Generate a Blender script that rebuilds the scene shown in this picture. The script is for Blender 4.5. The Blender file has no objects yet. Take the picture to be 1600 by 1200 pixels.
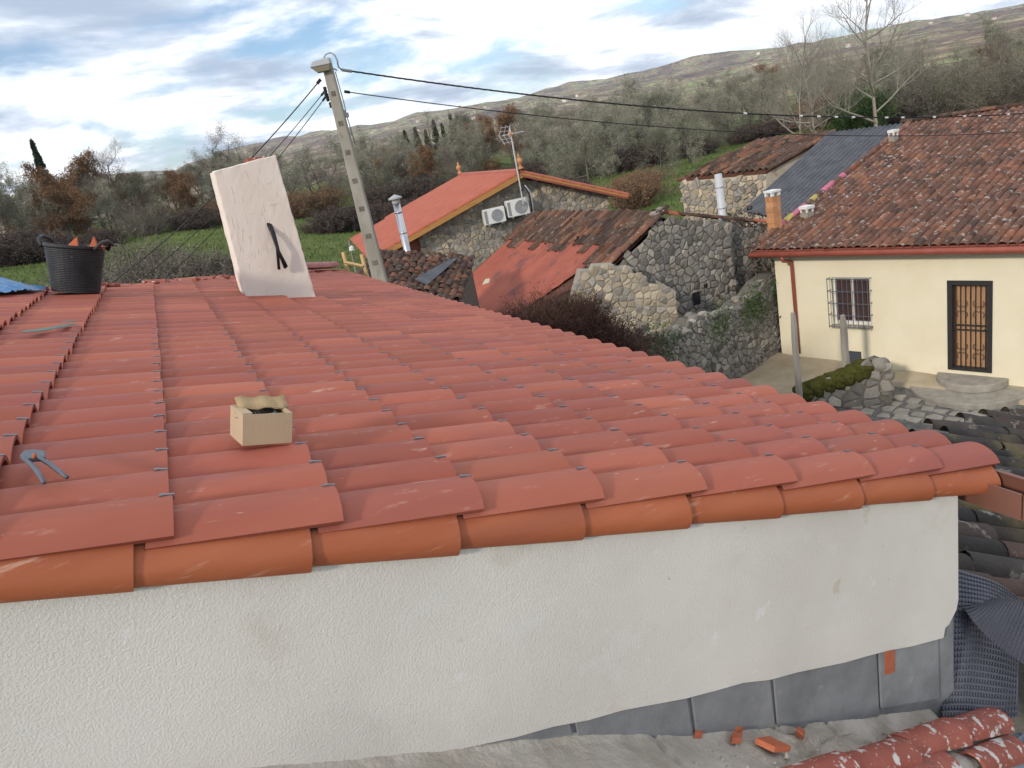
import bpy, math, random
import numpy as np
from mathutils import Vector, Matrix

# ------------------------------------------------------------------ camera, sky, sun, exposure
sc = bpy.context.scene
COL = sc.collection
F_PX = 1162.0                                     # focal length for a 1600 px wide picture
PIT, ROL, YAW = (math.radians(a) for a in (17.64, -11.303, -22.62))
CAM = np.array([0.144, -1.670, 0.636])
def _axes():
    cp, sp = math.cos(PIT), math.sin(PIT)
    f = np.array([0, cp, -sp]); u = np.array([0, sp, cp]); r = np.array([1., 0, 0])
    c, s = math.cos(ROL), math.sin(ROL)
    r2 = c * r + s * u; u2 = -s * r + c * u
    cy, sy = math.cos(YAW), math.sin(YAW)
    Z = np.array([[cy, -sy, 0], [sy, cy, 0], [0, 0, 1]])
    return Z @ r2, Z @ u2, Z @ f
AX_R, AX_U, AX_F = _axes()
cam_d = bpy.data.cameras.new('camera'); cam = bpy.data.objects.new('camera', cam_d); COL.objects.link(cam)
cam.matrix_world = Matrix(((AX_R[0], AX_U[0], -AX_F[0], CAM[0]), (AX_R[1], AX_U[1], -AX_F[1], CAM[1]),
                           (AX_R[2], AX_U[2], -AX_F[2], CAM[2]), (0, 0, 0, 1)))
cam_d.sensor_width = 36; cam_d.lens = 36 * F_PX / 1600; cam_d.clip_start = 0.05; cam_d.clip_end = 20000
sc.camera = cam

SUN_AZ, SUN_EL = 246.0, 25.0                      # compass-like: clockwise from +Y
world = bpy.data.worlds.new('World'); sc.world = world; world.use_nodes = True
def build_world():
    nt = world.node_tree; N = nt.nodes; L = nt.links
    bg = N['Background']
    sky = N.new('ShaderNodeTexSky'); sky.sky_type = 'NISHITA'; sky.sun_disc = False
    sky.sun_elevation = math.radians(SUN_EL); sky.sun_rotation = math.radians(SUN_AZ)
    sky.air_density = 1.0; sky.dust_density = 0.6; sky.ozone_density = 3.5
    sks = N.new('ShaderNodeVectorMath'); sks.operation = 'SCALE'; sks.inputs['Scale'].default_value = 0.15
    L.new(sky.outputs[0], sks.inputs[0])
    tc = N.new('ShaderNodeTexCoord')
    sep = N.new('ShaderNodeSeparateXYZ'); L.new(tc.outputs['Generated'], sep.inputs[0])
    def math_(op, a, b=None, clamp=False):
        m = N.new('ShaderNodeMath'); m.operation = op; m.use_clamp = clamp
        for i, v in enumerate((a, b)):
            if v is None: continue
            if isinstance(v, (int, float)): m.inputs[i].default_value = v
            else: L.new(v, m.inputs[i])
        return m.outputs[0]
    zz = math_('ADD', math_('MAXIMUM', sep.outputs[2], 0.0), 0.24)
    cb = N.new('ShaderNodeCombineXYZ')
    L.new(math_('DIVIDE', sep.outputs[0], zz), cb.inputs[0]); L.new(math_('DIVIDE', sep.outputs[1], zz), cb.inputs[1])
    def noise(scale, detail, rough, off, dist=0.0, sx=1, sy=1):
        mp = N.new('ShaderNodeMapping'); L.new(cb.outputs[0], mp.inputs[0]); mp.inputs['Location'].default_value = off
        mp.inputs['Scale'].default_value = (sx, sy, 1); mp.inputs['Rotation'].default_value = (0, 0, math.radians(25))
        n = N.new('ShaderNodeTexNoise'); n.inputs['Scale'].default_value = scale; n.inputs['Detail'].default_value = detail
        n.inputs['Roughness'].default_value = rough; n.inputs['Distortion'].default_value = dist
        L.new(mp.outputs[0], n.inputs['Vector']); return n.outputs[0]
    def rng(v, lo, hi, smooth=True):
        m = N.new('ShaderNodeMapRange'); m.interpolation_type = 'SMOOTHSTEP' if smooth else 'LINEAR'
        m.inputs['From Min'].default_value = lo; m.inputs['From Max'].default_value = hi; L.new(v, m.inputs['Value']); return m.outputs[0]
    cover = rng(noise(1.5, 10, 0.56, (1.7, 4.2, 0), 0.2), 0.36, 0.52)
    shade = rng(noise(1.9, 8, 0.55, (6.3, 1.1, 2.0), 0.25, 1, 1.5), 0.44, 0.68)
    ramp = N.new('ShaderNodeValToRGB'); L.new(shade, ramp.inputs[0])
    e = ramp.color_ramp.elements
    e[0].position = 0.0; e[0].color = (1.35, 1.36, 1.38, 1)
    e[1].position = 1.0; e[1].color = (0.48, 0.58, 0.74, 1)
    m_ = e.new(0.45); m_.color = (0.84, 0.92, 1.05, 1)
    mix = N.new('ShaderNodeMix'); mix.data_type = 'RGBA'
    L.new(cover, mix.inputs['Factor']); L.new(sks.outputs[0], mix.inputs[6]); L.new(ramp.outputs[0], mix.inputs[7])
    L.new(mix.outputs[2], bg.inputs['Color']); bg.inputs['Strength'].default_value = 1.0
build_world()
sun_d = bpy.data.lights.new('sun', 'SUN'); sun_d.energy = 2.3; sun_d.angle = math.radians(5); sun_d.color = (1, 0.90, 0.77)
sun = bpy.data.objects.new('sun', sun_d); COL.objects.link(sun)
_a, _e = math.radians(SUN_AZ), math.radians(SUN_EL)
_dir = Vector((math.sin(_a) * math.cos(_e), math.cos(_a) * math.cos(_e), math.sin(_e)))
sun.rotation_euler = _dir.to_track_quat('Z', 'Y').to_euler()
vs = sc.view_settings
vs.view_transform = 'Standard'; vs.look = 'None'; vs.exposure = 0.08; vs.gamma = 1.0; vs.use_curve_mapping = False
sc.cycles.max_bounces = 6; sc.cycles.transparent_max_bounces = 4

# ------------------------------------------------------------------ survey: photograph pixel (1600x1200) -> point on a known plane
def ray(x, y):
    d = (x - 800) / F_PX * AX_R - (y - 600) / F_PX * AX_U + AX_F
    return d / np.linalg.norm(d)
def at(x, y, dist): return CAM + ray(x, y) * dist
def atz(x, y, z): d = ray(x, y); return CAM + d * ((z - CAM[2]) / d[2])
def aty(x, y, Y): d = ray(x, y); return CAM + d * ((Y - CAM[1]) / d[1])
def onplane(x, y, P, n): d = ray(x, y); return CAM + d * (np.dot(np.asarray(P) - CAM, n) / np.dot(d, n))
V = lambda *a: np.array(a, float)
def nrm(v): v = np.asarray(v, float); return v / np.linalg.norm(v)

# ------------------------------------------------------------------ mesh helpers
class MB:
    def __init__(s): s.v = []; s.f = []; s.m = []; s.n = 0
    def add(s, verts, faces, mi=0):
        k = s.n; s.v.extend([tuple(map(float, p)) for p in verts]); s.n += len(verts)
        for f in faces: s.f.append(tuple(i + k for i in f)); s.m.append(mi)
        return s
    def box(s, lo, hi, mi=0, fr=None):
        x0, y0, z0 = lo; x1, y1, z1 = hi
        p = [(x0,y0,z0),(x1,y0,z0),(x1,y1,z0),(x0,y1,z0),(x0,y0,z1),(x1,y0,z1),(x1,y1,z1),(x0,y1,z1)]
        if fr: p = [fr(*q) for q in p]
        return s.add(p, [(0,3,2,1),(4,5,6,7),(0,1,5,4),(1,2,6,5),(2,3,7,6),(3,0,4,7)], mi)
    def hexa(s, p, mi=0):                           # 8 points, bottom 4 then top 4
        return s.add(p, [(0,3,2,1),(4,5,6,7),(0,1,5,4),(1,2,6,5),(2,3,7,6),(3,0,4,7)], mi)
    def prism(s, poly, off, mi=0):                  # polygon (3D points) extruded by vector off
        n = len(poly); a = [np.asarray(p, float) for p in poly]; b = [p + np.asarray(off, float) for p in a]
        fs = [tuple(range(n))[::-1], tuple(range(n, 2 * n))] + [(i, (i + 1) % n, n + (i + 1) % n, n + i) for i in range(n)]
        return s.add(a + b, fs, mi)
    def tube(s, pts, rad, sides=8, mi=0, caps=True):
        pts = [np.asarray(p, float) for p in pts]; n = len(pts)
        if not hasattr(rad, '__len__'): rad = [rad] * n
        t0 = nrm(pts[1] - pts[0]); ref = V(0, 0, 1) if abs(t0[2]) < .9 else V(1, 0, 0)
        a = nrm(np.cross(t0, ref)); vs = []; 
        for i in range(n):
            t = nrm(pts[min(i + 1, n - 1)] - pts[max(i - 1, 0)]); a = nrm(a - t * np.dot(a, t)); b = np.cross(t, a)
            for k in range(sides):
                q = 2 * math.pi * k / sides; vs.append(pts[i] + rad[i] * (math.cos(q) * a + math.sin(q) * b))
        fs = [(i * sides + k, i * sides + (k + 1) % sides, (i + 1) * sides + (k + 1) % sides, (i + 1) * sides + k) for i in range(n - 1) for k in range(sides)]
        if caps: fs += [tuple(range(sides))[::-1], tuple(range((n - 1) * sides, n * sides))]
        return s.add(vs, fs, mi)
    def lathe(s, prof, base, sides=16, mi=0, axis=None):      # prof: (r, h)
        base = np.asarray(base, float); vs = []
        for r, h in prof:
            for k in range(sides):
                q = 2 * math.pi * k / sides; vs.append(base + V(r * math.cos(q), r * math.sin(q), h))
        n = len(prof)
        fs = [(i * sides + k, i * sides + (k + 1) % sides, (i + 1) * sides + (k + 1) % sides, (i + 1) * sides + k) for i in range(n - 1) for k in range(sides)]
        fs += [tuple(range(sides))[::-1], tuple(range((n - 1) * sides, n * sides))]
        return s.add(vs, fs, mi)
    def mesh(s, name, mats, smooth=False):
        me = bpy.data.meshes.new(name); me.from_pydata(s.v, [], s.f)
        for m in (mats if isinstance(mats, (list, tuple)) else [mats]): me.materials.append(m)
        if any(s.m): me.polygons.foreach_set('material_index', s.m)
        if smooth: me.polygons.foreach_set('use_smooth', [True] * len(me.polygons))
        me.update(); return me
    def build(s, name, mats, parent=None, smooth=False, bevel=0, **tags):
        return link(name, s.mesh(name, mats, smooth), parent, bevel, **tags)
def link(name, me, parent=None, bevel=0, **tags):
    o = bpy.data.objects.new(name, me); COL.objects.link(o)
    if parent is not None: o.parent = parent
    if bevel:
        b = o.modifiers.new('bevel', 'BEVEL'); b.width = bevel; b.segments = 2; b.limit_method = 'ANGLE'
    for k, v in tags.items():
        if v: o[k] = v
    return o
def thing(name, label, cat, loc=(0, 0, 0), group=None):
    o = bpy.data.objects.new(name, None); COL.objects.link(o); o.location = loc; o.empty_display_size = .1
    o['label'] = label; o['category'] = cat
    if group: o['group'] = group
    return o
def shift(o):                                       # world-space mesh under an Empty that is not at the origin
    o.matrix_parent_inverse = Matrix.Translation(-Vector(o.parent.location)); return o
def nest(p, objs):                                  # make parts that stand in world space sub-parts of another part
    for o in objs:
        if o is not p: o.parent = p; o.matrix_parent_inverse = Matrix()
    return p
def copy_tree(o, parent=None):
    c = o.copy(); COL.objects.link(c); c.parent = parent
    for ch in o.children: copy_tree(ch, c)
    return c

# ------------------------------------------------------------------ materials
def M(name, ramp, scale=3., detail=6, rough=.8, bump=.2, bscale=None, bdist=.01, rnd=0., palette=None, pmix=.6, over=(), spec=.3, metal=0., stretch=(1,1,1), nrough=.6, coat=0, attr=None):
    m = bpy.data.materials.new(name); m.use_nodes = True; nt = m.node_tree; N = nt.nodes; L = nt.links
    bs = N['Principled BSDF']; bs.inputs['Roughness'].default_value = rough; bs.inputs['Specular IOR Level'].default_value = spec; bs.inputs['Metallic'].default_value = metal
    if coat: bs.inputs['Coat Weight'].default_value = coat
    geo = N.new('ShaderNodeNewGeometry')
    mp = N.new('ShaderNodeMapping'); mp.inputs['Scale'].default_value = stretch; L.new(geo.outputs['Position'], mp.inputs[0])
    def noise(s, d=6, off=0.):
        n = N.new('ShaderNodeTexNoise'); n.inputs['Scale'].default_value = s; n.inputs['Detail'].default_value = d; n.inputs['Roughness'].default_value = nrough
        if off:
            ad = N.new('ShaderNodeVectorMath'); ad.operation = 'ADD'; ad.inputs[1].default_value = (off, off * .7, off * 1.3); L.new(mp.outputs[0], ad.inputs[0]); L.new(ad.outputs[0], n.inputs['Vector'])
        else: L.new(mp.outputs[0], n.inputs['Vector'])
        return n.outputs[0]
    def cr(fac, stops):
        r = N.new('ShaderNodeValToRGB'); L.new(fac, r.inputs[0]); e = r.color_ramp.elements
        e[0].position = stops[0][0]; e[0].color = (*stops[0][1], 1); e[1].position = stops[-1][0]; e[1].color = (*stops[-1][1], 1)
        for p, c in stops[1:-1]: q = e.new(p); q.color = (*c, 1)
        return r.outputs[0]
    def mixc(fac, a, b):
        x = N.new('ShaderNodeMix'); x.data_type = 'RGBA'
        if isinstance(fac, (int, float)): x.inputs['Factor'].default_value = fac
        else: L.new(fac, x.inputs['Factor'])
        for i, v in ((6, a), (7, b)):
            if isinstance(v, tuple): x.inputs[i].default_value = (*v, 1)
            else: L.new(v, x.inputs[i])
        return x.outputs[2]
    if not isinstance(ramp[0][0], (int, float)):    # plain colours: spread them
        ramp = [(.3 + .4 * i / max(1, len(ramp) - 1), c) for i, c in enumerate(ramp)]
    if len(ramp) == 1: ramp = [ramp[0], (1, ramp[0][1])]
    col = cr(noise(scale, detail), ramp)
    if rnd or palette:
        oi = N.new('ShaderNodeObjectInfo'); ad = N.new('ShaderNodeMath'); ad.operation = 'ADD'
        L.new(geo.outputs['Random Per Island'], ad.inputs[0]); L.new(oi.outputs['Random'], ad.inputs[1])
        fr = N.new('ShaderNodeMath'); fr.operation = 'FRACT'; L.new(ad.outputs[0], fr.inputs[0]); R = fr.outputs[0]
        if palette: col = mixc(pmix, col, cr(R, [(i / max(1, len(palette) - 1), c) for i, c in enumerate(palette)]))
        if rnd:
            ml = N.new('ShaderNodeMath'); ml.operation = 'MULTIPLY'; ml.inputs[1].default_value = 7.13; L.new(R, ml.inputs[0])
            f2 = N.new('ShaderNodeMath'); f2.operation = 'FRACT'; L.new(ml.outputs[0], f2.inputs[0])
            mr = N.new('ShaderNodeMapRange'); mr.inputs['To Min'].default_value = 1 - rnd; mr.inputs['To Max'].default_value = 1 + rnd; L.new(f2.outputs[0], mr.inputs['Value'])
            hs = N.new('ShaderNodeHueSaturation'); L.new(mr.outputs[0], hs.inputs['Value']); L.new(col, hs.inputs['Color']); col = hs.outputs[0]
    for i, o in enumerate(over):
        c, s, lo, hi = o[:4]; amt = o[4] if len(o) > 4 else 1.
        mr = N.new('ShaderNodeMapRange'); mr.interpolation_type = 'SMOOTHSTEP'; mr.inputs['From Min'].default_value = lo; mr.inputs['From Max'].default_value = hi
        mr.inputs['To Max'].default_value = amt; L.new(noise(s, 7, 3.7 * (i + 1)), mr.inputs['Value']); col = mixc(mr.outputs[0], col, c)
    if attr:
        for an, c2, s2 in attr:
            at_ = N.new('ShaderNodeAttribute'); at_.attribute_name = an; col = mixc(at_.outputs['Fac'], col, cr(noise(s2, 4 if s2 < .1 else 8, 9.1), c2))
    L.new(col, bs.inputs['Base Color'])
    if bump:
        b = N.new('ShaderNodeBump'); b.inputs['Strength'].default_value = bump; b.inputs['Distance'].default_value = bdist
        L.new(noise(bscale or scale * 6, 5, 11.), b.inputs['Height']); L.new(b.outputs[0], bs.inputs['Normal'])
    return m
MT = {}
MT['tile'] = M('new_terracotta', [(.3,(.285,.080,.053)),(.7,(.36,.112,.075))], 4, rough=.6, bump=.15, bscale=160, bdist=.002, rnd=.14, palette=[(.345,.095,.060),(.28,.084,.066),(.38,.125,.074),(.31,.09,.060)], pmix=.55,
               over=[((.60,.42,.36), 12, .60, .76, .5), ((.25,.085,.08), 1.6, .50, .70, .55), ((.62,.50,.45), 30, .68, .74, .5)], spec=.2, stretch=(.45,2.2,2.2))
MT['verge'] = M('verge_terracotta', [(.3,(.32,.090,.040)),(.7,(.385,.118,.055))], 4, rough=.5, bump=.12, bscale=160, bdist=.002, rnd=.05, over=[((.60,.38,.28), 14, .60, .74, .55), ((.26,.08,.05), 2, .52, .70, .5)], spec=.2, stretch=(.3,2.2,3.))
MT['cap'] = M('ridge_terracotta', [(.3,(.27,.085,.085)),(.7,(.33,.11,.10))], 4, rough=.55, bump=.1, bscale=120, bdist=.002, rnd=.08)
MT['clip'] = M('galvanised_clip', [(0,(.12,.125,.14)),(1,(.24,.25,.27))], 30, rough=.45, bump=0, metal=.6)
MT['deck'] = M('roof_underlay', [(0,(.10,.045,.03)),(1,(.16,.07,.05))], 6, rough=.9, bump=.2)
MT['plaster'] = M('wall_plaster', [(.35,(.595,.562,.525)),(.65,(.675,.642,.605))], 1.3, rough=.92, bump=.9, bscale=190, bdist=.004,
                  over=[((.45,.41,.33), 2.3, .58, .74, .5), ((.26,.27,.28), 11, .70, .715, .85), ((.66,.65,.64), 5, .58, .7, .5), ((.44,.43,.41), .9, .5, .7, .4), ((.50,.44,.34), 7, .66, .72, .7), ((.70,.69,.68), 9, .66, .70, .7)], spec=.15)
MT['chimney'] = M('chimney_render', [(.35,(.70,.635,.56)),(.65,(.77,.71,.64))], 2, rough=.9, bump=.3, bscale=30, bdist=.005, over=[((.55,.45,.36), 6, .62, .75, .4)], spec=.15, stretch=(1.6,1,.6))
MT['block'] = M('concrete_block', [(.3,(.16,.168,.178)),(.7,(.25,.258,.27))], 7, rough=.92, bump=.5, bscale=90, bdist=.004, rnd=.12, over=[((.40,.38,.35), 9, .62, .74, .6)], spec=.15)
MT['mortar'] = M('lime_mortar', [(.3,(.34,.30,.25)),(.7,(.52,.48,.43))], 5, rough=.95, bump=.8, bscale=45, bdist=.012, over=[((.24,.20,.15), 3, .56, .7, .7)], spec=.1)
MT['splat'] = M('splattered_tile', [(.3,(.27,.075,.055)),(.7,(.35,.11,.08))], 6, rough=.75, bump=.3, bscale=60, bdist=.004, rnd=.1, over=[((.58,.55,.52), 16, .57, .60, .95), ((.58,.55,.52), 50, .62, .66, .8), ((.12,.07,.06), 5, .55, .7, .6)])
MT['brick'] = M('broken_brick', [(.3,(.36,.10,.05)),(.7,(.46,.15,.08))], 12, rough=.85, bump=.4, bscale=60, rnd=.1)
MT['gutter'] = M('brown_gutter', [(.3,(.15,.065,.045)),(.7,(.19,.085,.06))], 4, rough=.45, bump=.05, spec=.5)
MT['fibre'] = M('grey_fibre_sheet', [(.3,(.16,.19,.22)),(.7,(.25,.28,.32))], 4, rough=.7, bump=.2, over=[((.38,.37,.35), 8, .62, .74, .6)])
MT['membrane'] = M('dimpled_plastic', [(.3,(.058,.062,.085)),(.7,(.085,.09,.12))], 5, rough=.38, bump=0, spec=.6)
MT['oldtile'] = M('weathered_tile', [(.3,(.045,.034,.03)),(.7,(.16,.085,.055))], 5, rough=.92, bump=.6, bscale=50, bdist=.012, rnd=.35, palette=[(.035,.03,.03),(.08,.05,.04),(.06,.045,.038),(.22,.09,.05),(.10,.065,.05),(.05,.042,.04)], pmix=.6,
                  over=[((.30,.29,.25), 8, .60, .68, .75), ((.16,.16,.07), 3, .58, .72, .5)], spec=.12)
MT['mosstile'] = M('mossy_black_tile', [(.3,(.025,.025,.027)),(.7,(.065,.058,.052))], 6, rough=.9, bump=.7, bscale=40, bdist=.014, rnd=.3, palette=[(.03,.03,.032),(.06,.05,.045),(.11,.06,.045),(.035,.036,.036)], pmix=.5,
                   over=[((.27,.25,.21), 7, .57, .66, .75), ((.16,.13,.06), 1.6, .50, .70, .7)], spec=.2)
MT['rusttile'] = M('rusty_house_tile', [(.3,(.075,.042,.032)),(.7,(.20,.085,.05))], 3.2, rough=.92, bump=.5, bscale=40, bdist=.012, rnd=.3, palette=[(.065,.053,.05),(.10,.07,.06),(.18,.09,.065),(.08,.062,.057),(.24,.115,.07),(.12,.075,.062)], pmix=.6,
                   over=[((.40,.37,.33), 7, .57, .66, .8), ((.28,.11,.065), .8, .52, .72, .45)], spec=.12)
MT['pinktile'] = M('pink_tile', [(.3,(.40,.10,.16)),(.7,(.52,.17,.24))], 8, rough=.85, rnd=.15)
MT['yellowtile'] = M('yellow_lichen_tile', [(.3,(.42,.32,.08)),(.7,(.5,.42,.15))], 8, rough=.9, rnd=.15)
MT['redsheet'] = M('red_roof_tiles', [(.3,(.33,.082,.046)),(.7,(.40,.112,.066))], 2, rough=.6, bump=.1, rnd=.06, over=[((.52,.20,.14), 5, .6, .75, .4)])
MT['redold'] = M('stained_red_sheet', [(.3,(.24,.06,.038)),(.7,(.36,.10,.06))], 1.6, rough=.7, bump=.2, over=[((.10,.045,.045), 1.1, .52, .68, .75), ((.20,.12,.11), 9, .6, .72, .5)])
MT['timber'] = M('varnished_timber', [(.3,(.36,.17,.05)),(.7,(.48,.25,.08))], 8, rough=.6, bump=.2, stretch=(.4,.4,3))
MT['pine'] = M('raw_pine', [(.3,(.50,.33,.15)),(.7,(.60,.43,.22))], 8, rough=.7, bump=.2)
MT['stone'] = M('granite_stone', [(.3,(.20,.185,.165)),(.7,(.36,.335,.295))], 6, rough=.93, bump=.7, bscale=30, bdist=.02, rnd=.25, palette=[(.20,.19,.175),(.33,.30,.25),(.26,.24,.215),(.38,.33,.255),(.22,.21,.20)], pmix=.6, over=[((.42,.42,.37), 7, .62, .72, .6), ((.10,.11,.06), 2.5, .62, .76, .6)], spec=.1)
MT['darkstone'] = M('dark_granite_stone', [(.3,(.12,.115,.11)),(.7,(.25,.235,.215))], 6, rough=.93, bump=.8, bscale=30, bdist=.02, rnd=.28, palette=[(.16,.15,.14),(.27,.245,.215),(.21,.195,.175),(.32,.275,.22),(.16,.155,.15)], pmix=.65, over=[((.36,.36,.32), 6, .60, .70, .6), ((.07,.085,.035), 1.6, .58, .72, .7)], spec=.1)
MT['warm_sunlit_stone'] = M('warm_sunlit_granite', [(.3,(.30,.25,.18)),(.7,(.48,.41,.31))], 6, rough=.93, bump=.7, bscale=30, bdist=.02, rnd=.22, palette=[(.34,.28,.2),(.46,.39,.29),(.40,.34,.26),(.50,.43,.33)], pmix=.6, over=[((.12,.12,.07), 2.5, .62, .74, .6)], spec=.1)  # sunlight on the broken wall put into a paler, warmer stone colour
MT['joint'] = M('earth_joint', [(.3,(.10,.09,.078)),(.7,(.19,.175,.15))], 9, rough=.97, bump=.6, bscale=60, spec=.05)
MT['limejoint'] = M('lime_joint', [(.3,(.25,.225,.185)),(.7,(.38,.345,.29))], 9, rough=.97, bump=.6, bscale=60, spec=.05)
MT['yellow'] = M('cream_yellow_paint', [(.35,(.70,.635,.465)),(.65,(.75,.69,.53))], 1.1, rough=.85, bump=.15, bscale=120, bdist=.003, over=[((.60,.47,.27), 1.3, .62, .78, .5)], spec=.2)
MT['redpaint'] = M('red_gutter_paint', [(.3,(.25,.06,.04)),(.7,(.32,.085,.055))], 6, rough=.45, bump=0, spec=.5)
MT['iron'] = M('black_iron', [(0,(.014,.014,.016)),(1,(.03,.03,.033))], 12, rough=.5, bump=.05, spec=.5)
MT['greyiron'] = M('grey_iron', [(0,(.07,.085,.11)),(1,(.11,.125,.15))], 12, rough=.5, bump=.05, spec=.5)
MT['doorwood'] = M('door_wood', [(.3,(.36,.20,.10)),(.7,(.48,.29,.16))], 4, rough=.55, bump=.1, stretch=(4,4,.6))
MT['glass'] = M('dark_glass', [(0,(.05,.03,.03)),(1,(.09,.05,.045))], 2, rough=.12, bump=0, spec=.6)
MT['concrete'] = M('pale_concrete', [(.3,(.26,.24,.205)),(.7,(.38,.355,.31))], 5, rough=.92, bump=.5, bscale=60, bdist=.006, rnd=.12, over=[((.14,.15,.08), 2.4, .6, .74, .6)], spec=.1)
MT['pole'] = M('pole_concrete', [(.3,(.23,.21,.18)),(.7,(.36,.335,.295))], 3, rough=.9, bump=.5, bscale=40, bdist=.006, over=[((.13,.12,.10), 5, .6, .72, .6)], spec=.1, stretch=(1,1,.4))
MT['steel'] = M('stainless_steel', [(0,(.42,.43,.45)),(1,(.55,.56,.58))], 5, rough=.28, bump=0, metal=.9)
MT['zinc'] = M('pale_metal', [(0,(.45,.46,.48)),(1,(.58,.59,.6))], 5, rough=.5, bump=0, metal=.2)
MT['white'] = M('white_enamel', [(0,(.66,.66,.63)),(1,(.75,.75,.72))], 3, rough=.45, bump=0)
MT['grille'] = M('grey_grille', [(0,(.22,.225,.235)),(1,(.30,.305,.315))], 6, rough=.5, bump=0)
MT['rubber'] = M('black_rubber', [(.3,(.018,.019,.022)),(.7,(.04,.042,.046))], 9, rough=.55, bump=.15, over=[((.22,.22,.22), 22, .66, .74, .45)], spec=.4)
MT['cable'] = M('black_cable', [(0,(.012,.012,.014)),(1,(.025,.025,.028))], 9, rough=.5, bump=0)
MT['card'] = M('cardboard', [(.3,(.44,.335,.22)),(.7,(.485,.375,.25))], 3, rough=.9, bump=.15, bscale=60, stretch=(3,3,.8), over=[((.36,.26,.16), 5, .6, .75, .5)])
MT['carddark'] = M('cardboard_inner', [(.3,(.33,.23,.12)),(.7,(.43,.31,.17))], 3, rough=.85, bump=.6, bscale=25, bdist=.006, stretch=(6,6,.5))
MT['tarp'] = M('blue_tarpaulin', [(.3,(.045,.16,.36)),(.7,(.10,.28,.52))], 5, rough=.4, bump=.4, bscale=20, bdist=.02, spec=.5)
MT['strap'] = M('green_strap', [(0,(.015,.10,.075)),(1,(.03,.16,.12))], 9, rough=.4, bump=0)
MT['slate'] = M('grey_corrugated', [(.3,(.055,.06,.07)),(.7,(.105,.11,.125))], 2.5, rough=.75, bump=.3, bscale=30, over=[((.20,.20,.21), 6, .62, .72, .6)], stretch=(1,1,1))
MT['orangebrick'] = M('orange_brick', [(.3,(.44,.20,.09)),(.7,(.56,.29,.14))], 9, rough=.88, bump=.3, rnd=.15)
MT['sand'] = M('sandy_ground', [(.3,(.34,.28,.19)),(.7,(.45,.385,.28))], 2, rough=.95, bump=.4, bscale=30, spec=.1)
MT['lime'] = M('old_limewash', [(.3,(.42,.37,.29)),(.7,(.55,.49,.40))], 3, rough=.92, bump=.5, bscale=20, over=[((.25,.21,.16), 3, .56, .7, .7)])
MT['moss'] = M('moss_cushion', [(.3,(.045,.05,.012)),(.7,(.11,.105,.03))], 14, rough=.95, bump=1., bscale=90, bdist=.03, spec=.05)
MT['hillhouse'] = M('far_house_wall', [(0,(.62,.58,.52)),(1,(.72,.68,.62))], 1, rough=.9, bump=0)
MT['hillroof'] = M('far_house_roof', [(0,(.32,.12,.07)),(1,(.40,.16,.1))], 1, rough=.9, bump=0)
MT['lamp'] = M('grey_lamp_housing', [(0,(.30,.31,.32)),(1,(.38,.39,.40))], 4, rough=.5, bump=0)
MT['lens'] = M('dull_lamp_lens', [(0,(.30,.27,.21)),(1,(.38,.34,.27))], 8, rough=.35, bump=0)
# plants
MT['bark'] = M('grey_bark', [(.3,(.085,.075,.062)),(.7,(.17,.155,.13))], 6, rough=.95, bump=.4, rnd=.15, spec=.05)
MT['lichen'] = M('lichen_twig', [(.3,(.17,.168,.13)),(.7,(.37,.365,.285))], .9, rough=.95, bump=0, rnd=.35, spec=.03)
MT['lichen2'] = M('dark_lichen_twig', [(.3,(.095,.094,.07)),(.7,(.22,.218,.165))], .9, rough=.95, bump=0, rnd=.35, spec=.03)
MT['twig'] = M('bare_twig', [(.3,(.14,.115,.10)),(.7,(.27,.228,.195))], .9, rough=.95, bump=0, rnd=.3, spec=.03)
MT['russet'] = M('russet_leaf', [(.3,(.15,.088,.052)),(.7,(.25,.15,.085))], .9, rough=.9, bump=0, rnd=.35, spec=.05)
MT['bramble'] = M('bramble_twig', [(.3,(.07,.055,.05)),(.7,(.13,.10,.088))], 1.2, rough=.95, bump=0, rnd=.35, spec=.05)
MT['redbramble'] = M('red_bramble_leaf', [(.3,(.06,.035,.028)),(.7,(.12,.066,.052))], 1.2, rough=.9, bump=0, rnd=.35, spec=.05)
MT['conifer'] = M('dark_needles', [(.3,(.018,.035,.018)),(.7,(.04,.065,.032))], 1.2, rough=.9, bump=0, rnd=.3, spec=.05)
MT['ivy'] = M('green_leaf', [(.3,(.035,.075,.018)),(.7,(.075,.13,.035))], 2, rough=.7, bump=0, rnd=.35, spec=.2)
MT['palebark'] = M('pale_bark', [(.3,(.24,.215,.18)),(.7,(.36,.33,.285))], 5, rough=.9, bump=.2, spec=.05)

# ------------------------------------------------------------------ ground and hills (one sheet to the horizon)
def azel(a, D, z): a = math.radians(a); return (CAM[0] + D * math.sin(a), CAM[1] + D * math.cos(a), z)
CTRL = [(14.4,11,-6.3),(13,8,-6.62),(12.5,9.5,-6.6),(11,13,-6.3),(12,6,-6.6),(16,20,-6.0),(9,24,-5.6),(14,34,-5.2),(0,0,-6.4),(4,12,-6.0),(0,20,-4.6),(-12,10,-4.0),(-10,-10,-6.0),(12,-10,-7.0),(24,0,-6.6),(25,16,-6.0),
        azel(-8.7,45,-1.0), azel(-9,80,-1.3), azel(-25,60,0.5), azel(-.6,85,-.6), azel(2,45,-1.9), azel(10,45,-4.1), azel(10.4,90,-2.6), azel(16,60,-4.3), azel(16,92,-3.3), azel(23.3,100,-2.6),
        azel(34.8,55,-4.3), azel(39.6,90,-3.9), azel(44,110,-3.1), azel(48,60,-4.2), azel(58.8,72,-3.3), azel(75,70,-3.5), azel(60,130,-3.0), azel(30,150,-1.5), azel(0,150,1.0), azel(-30,150,3), azel(110,60,-6), azel(180,60,-6), azel(250,60,-4), azel(45,36,-5.3), azel(30,42,-4.9)]
_cx = np.array(CTRL)
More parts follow.
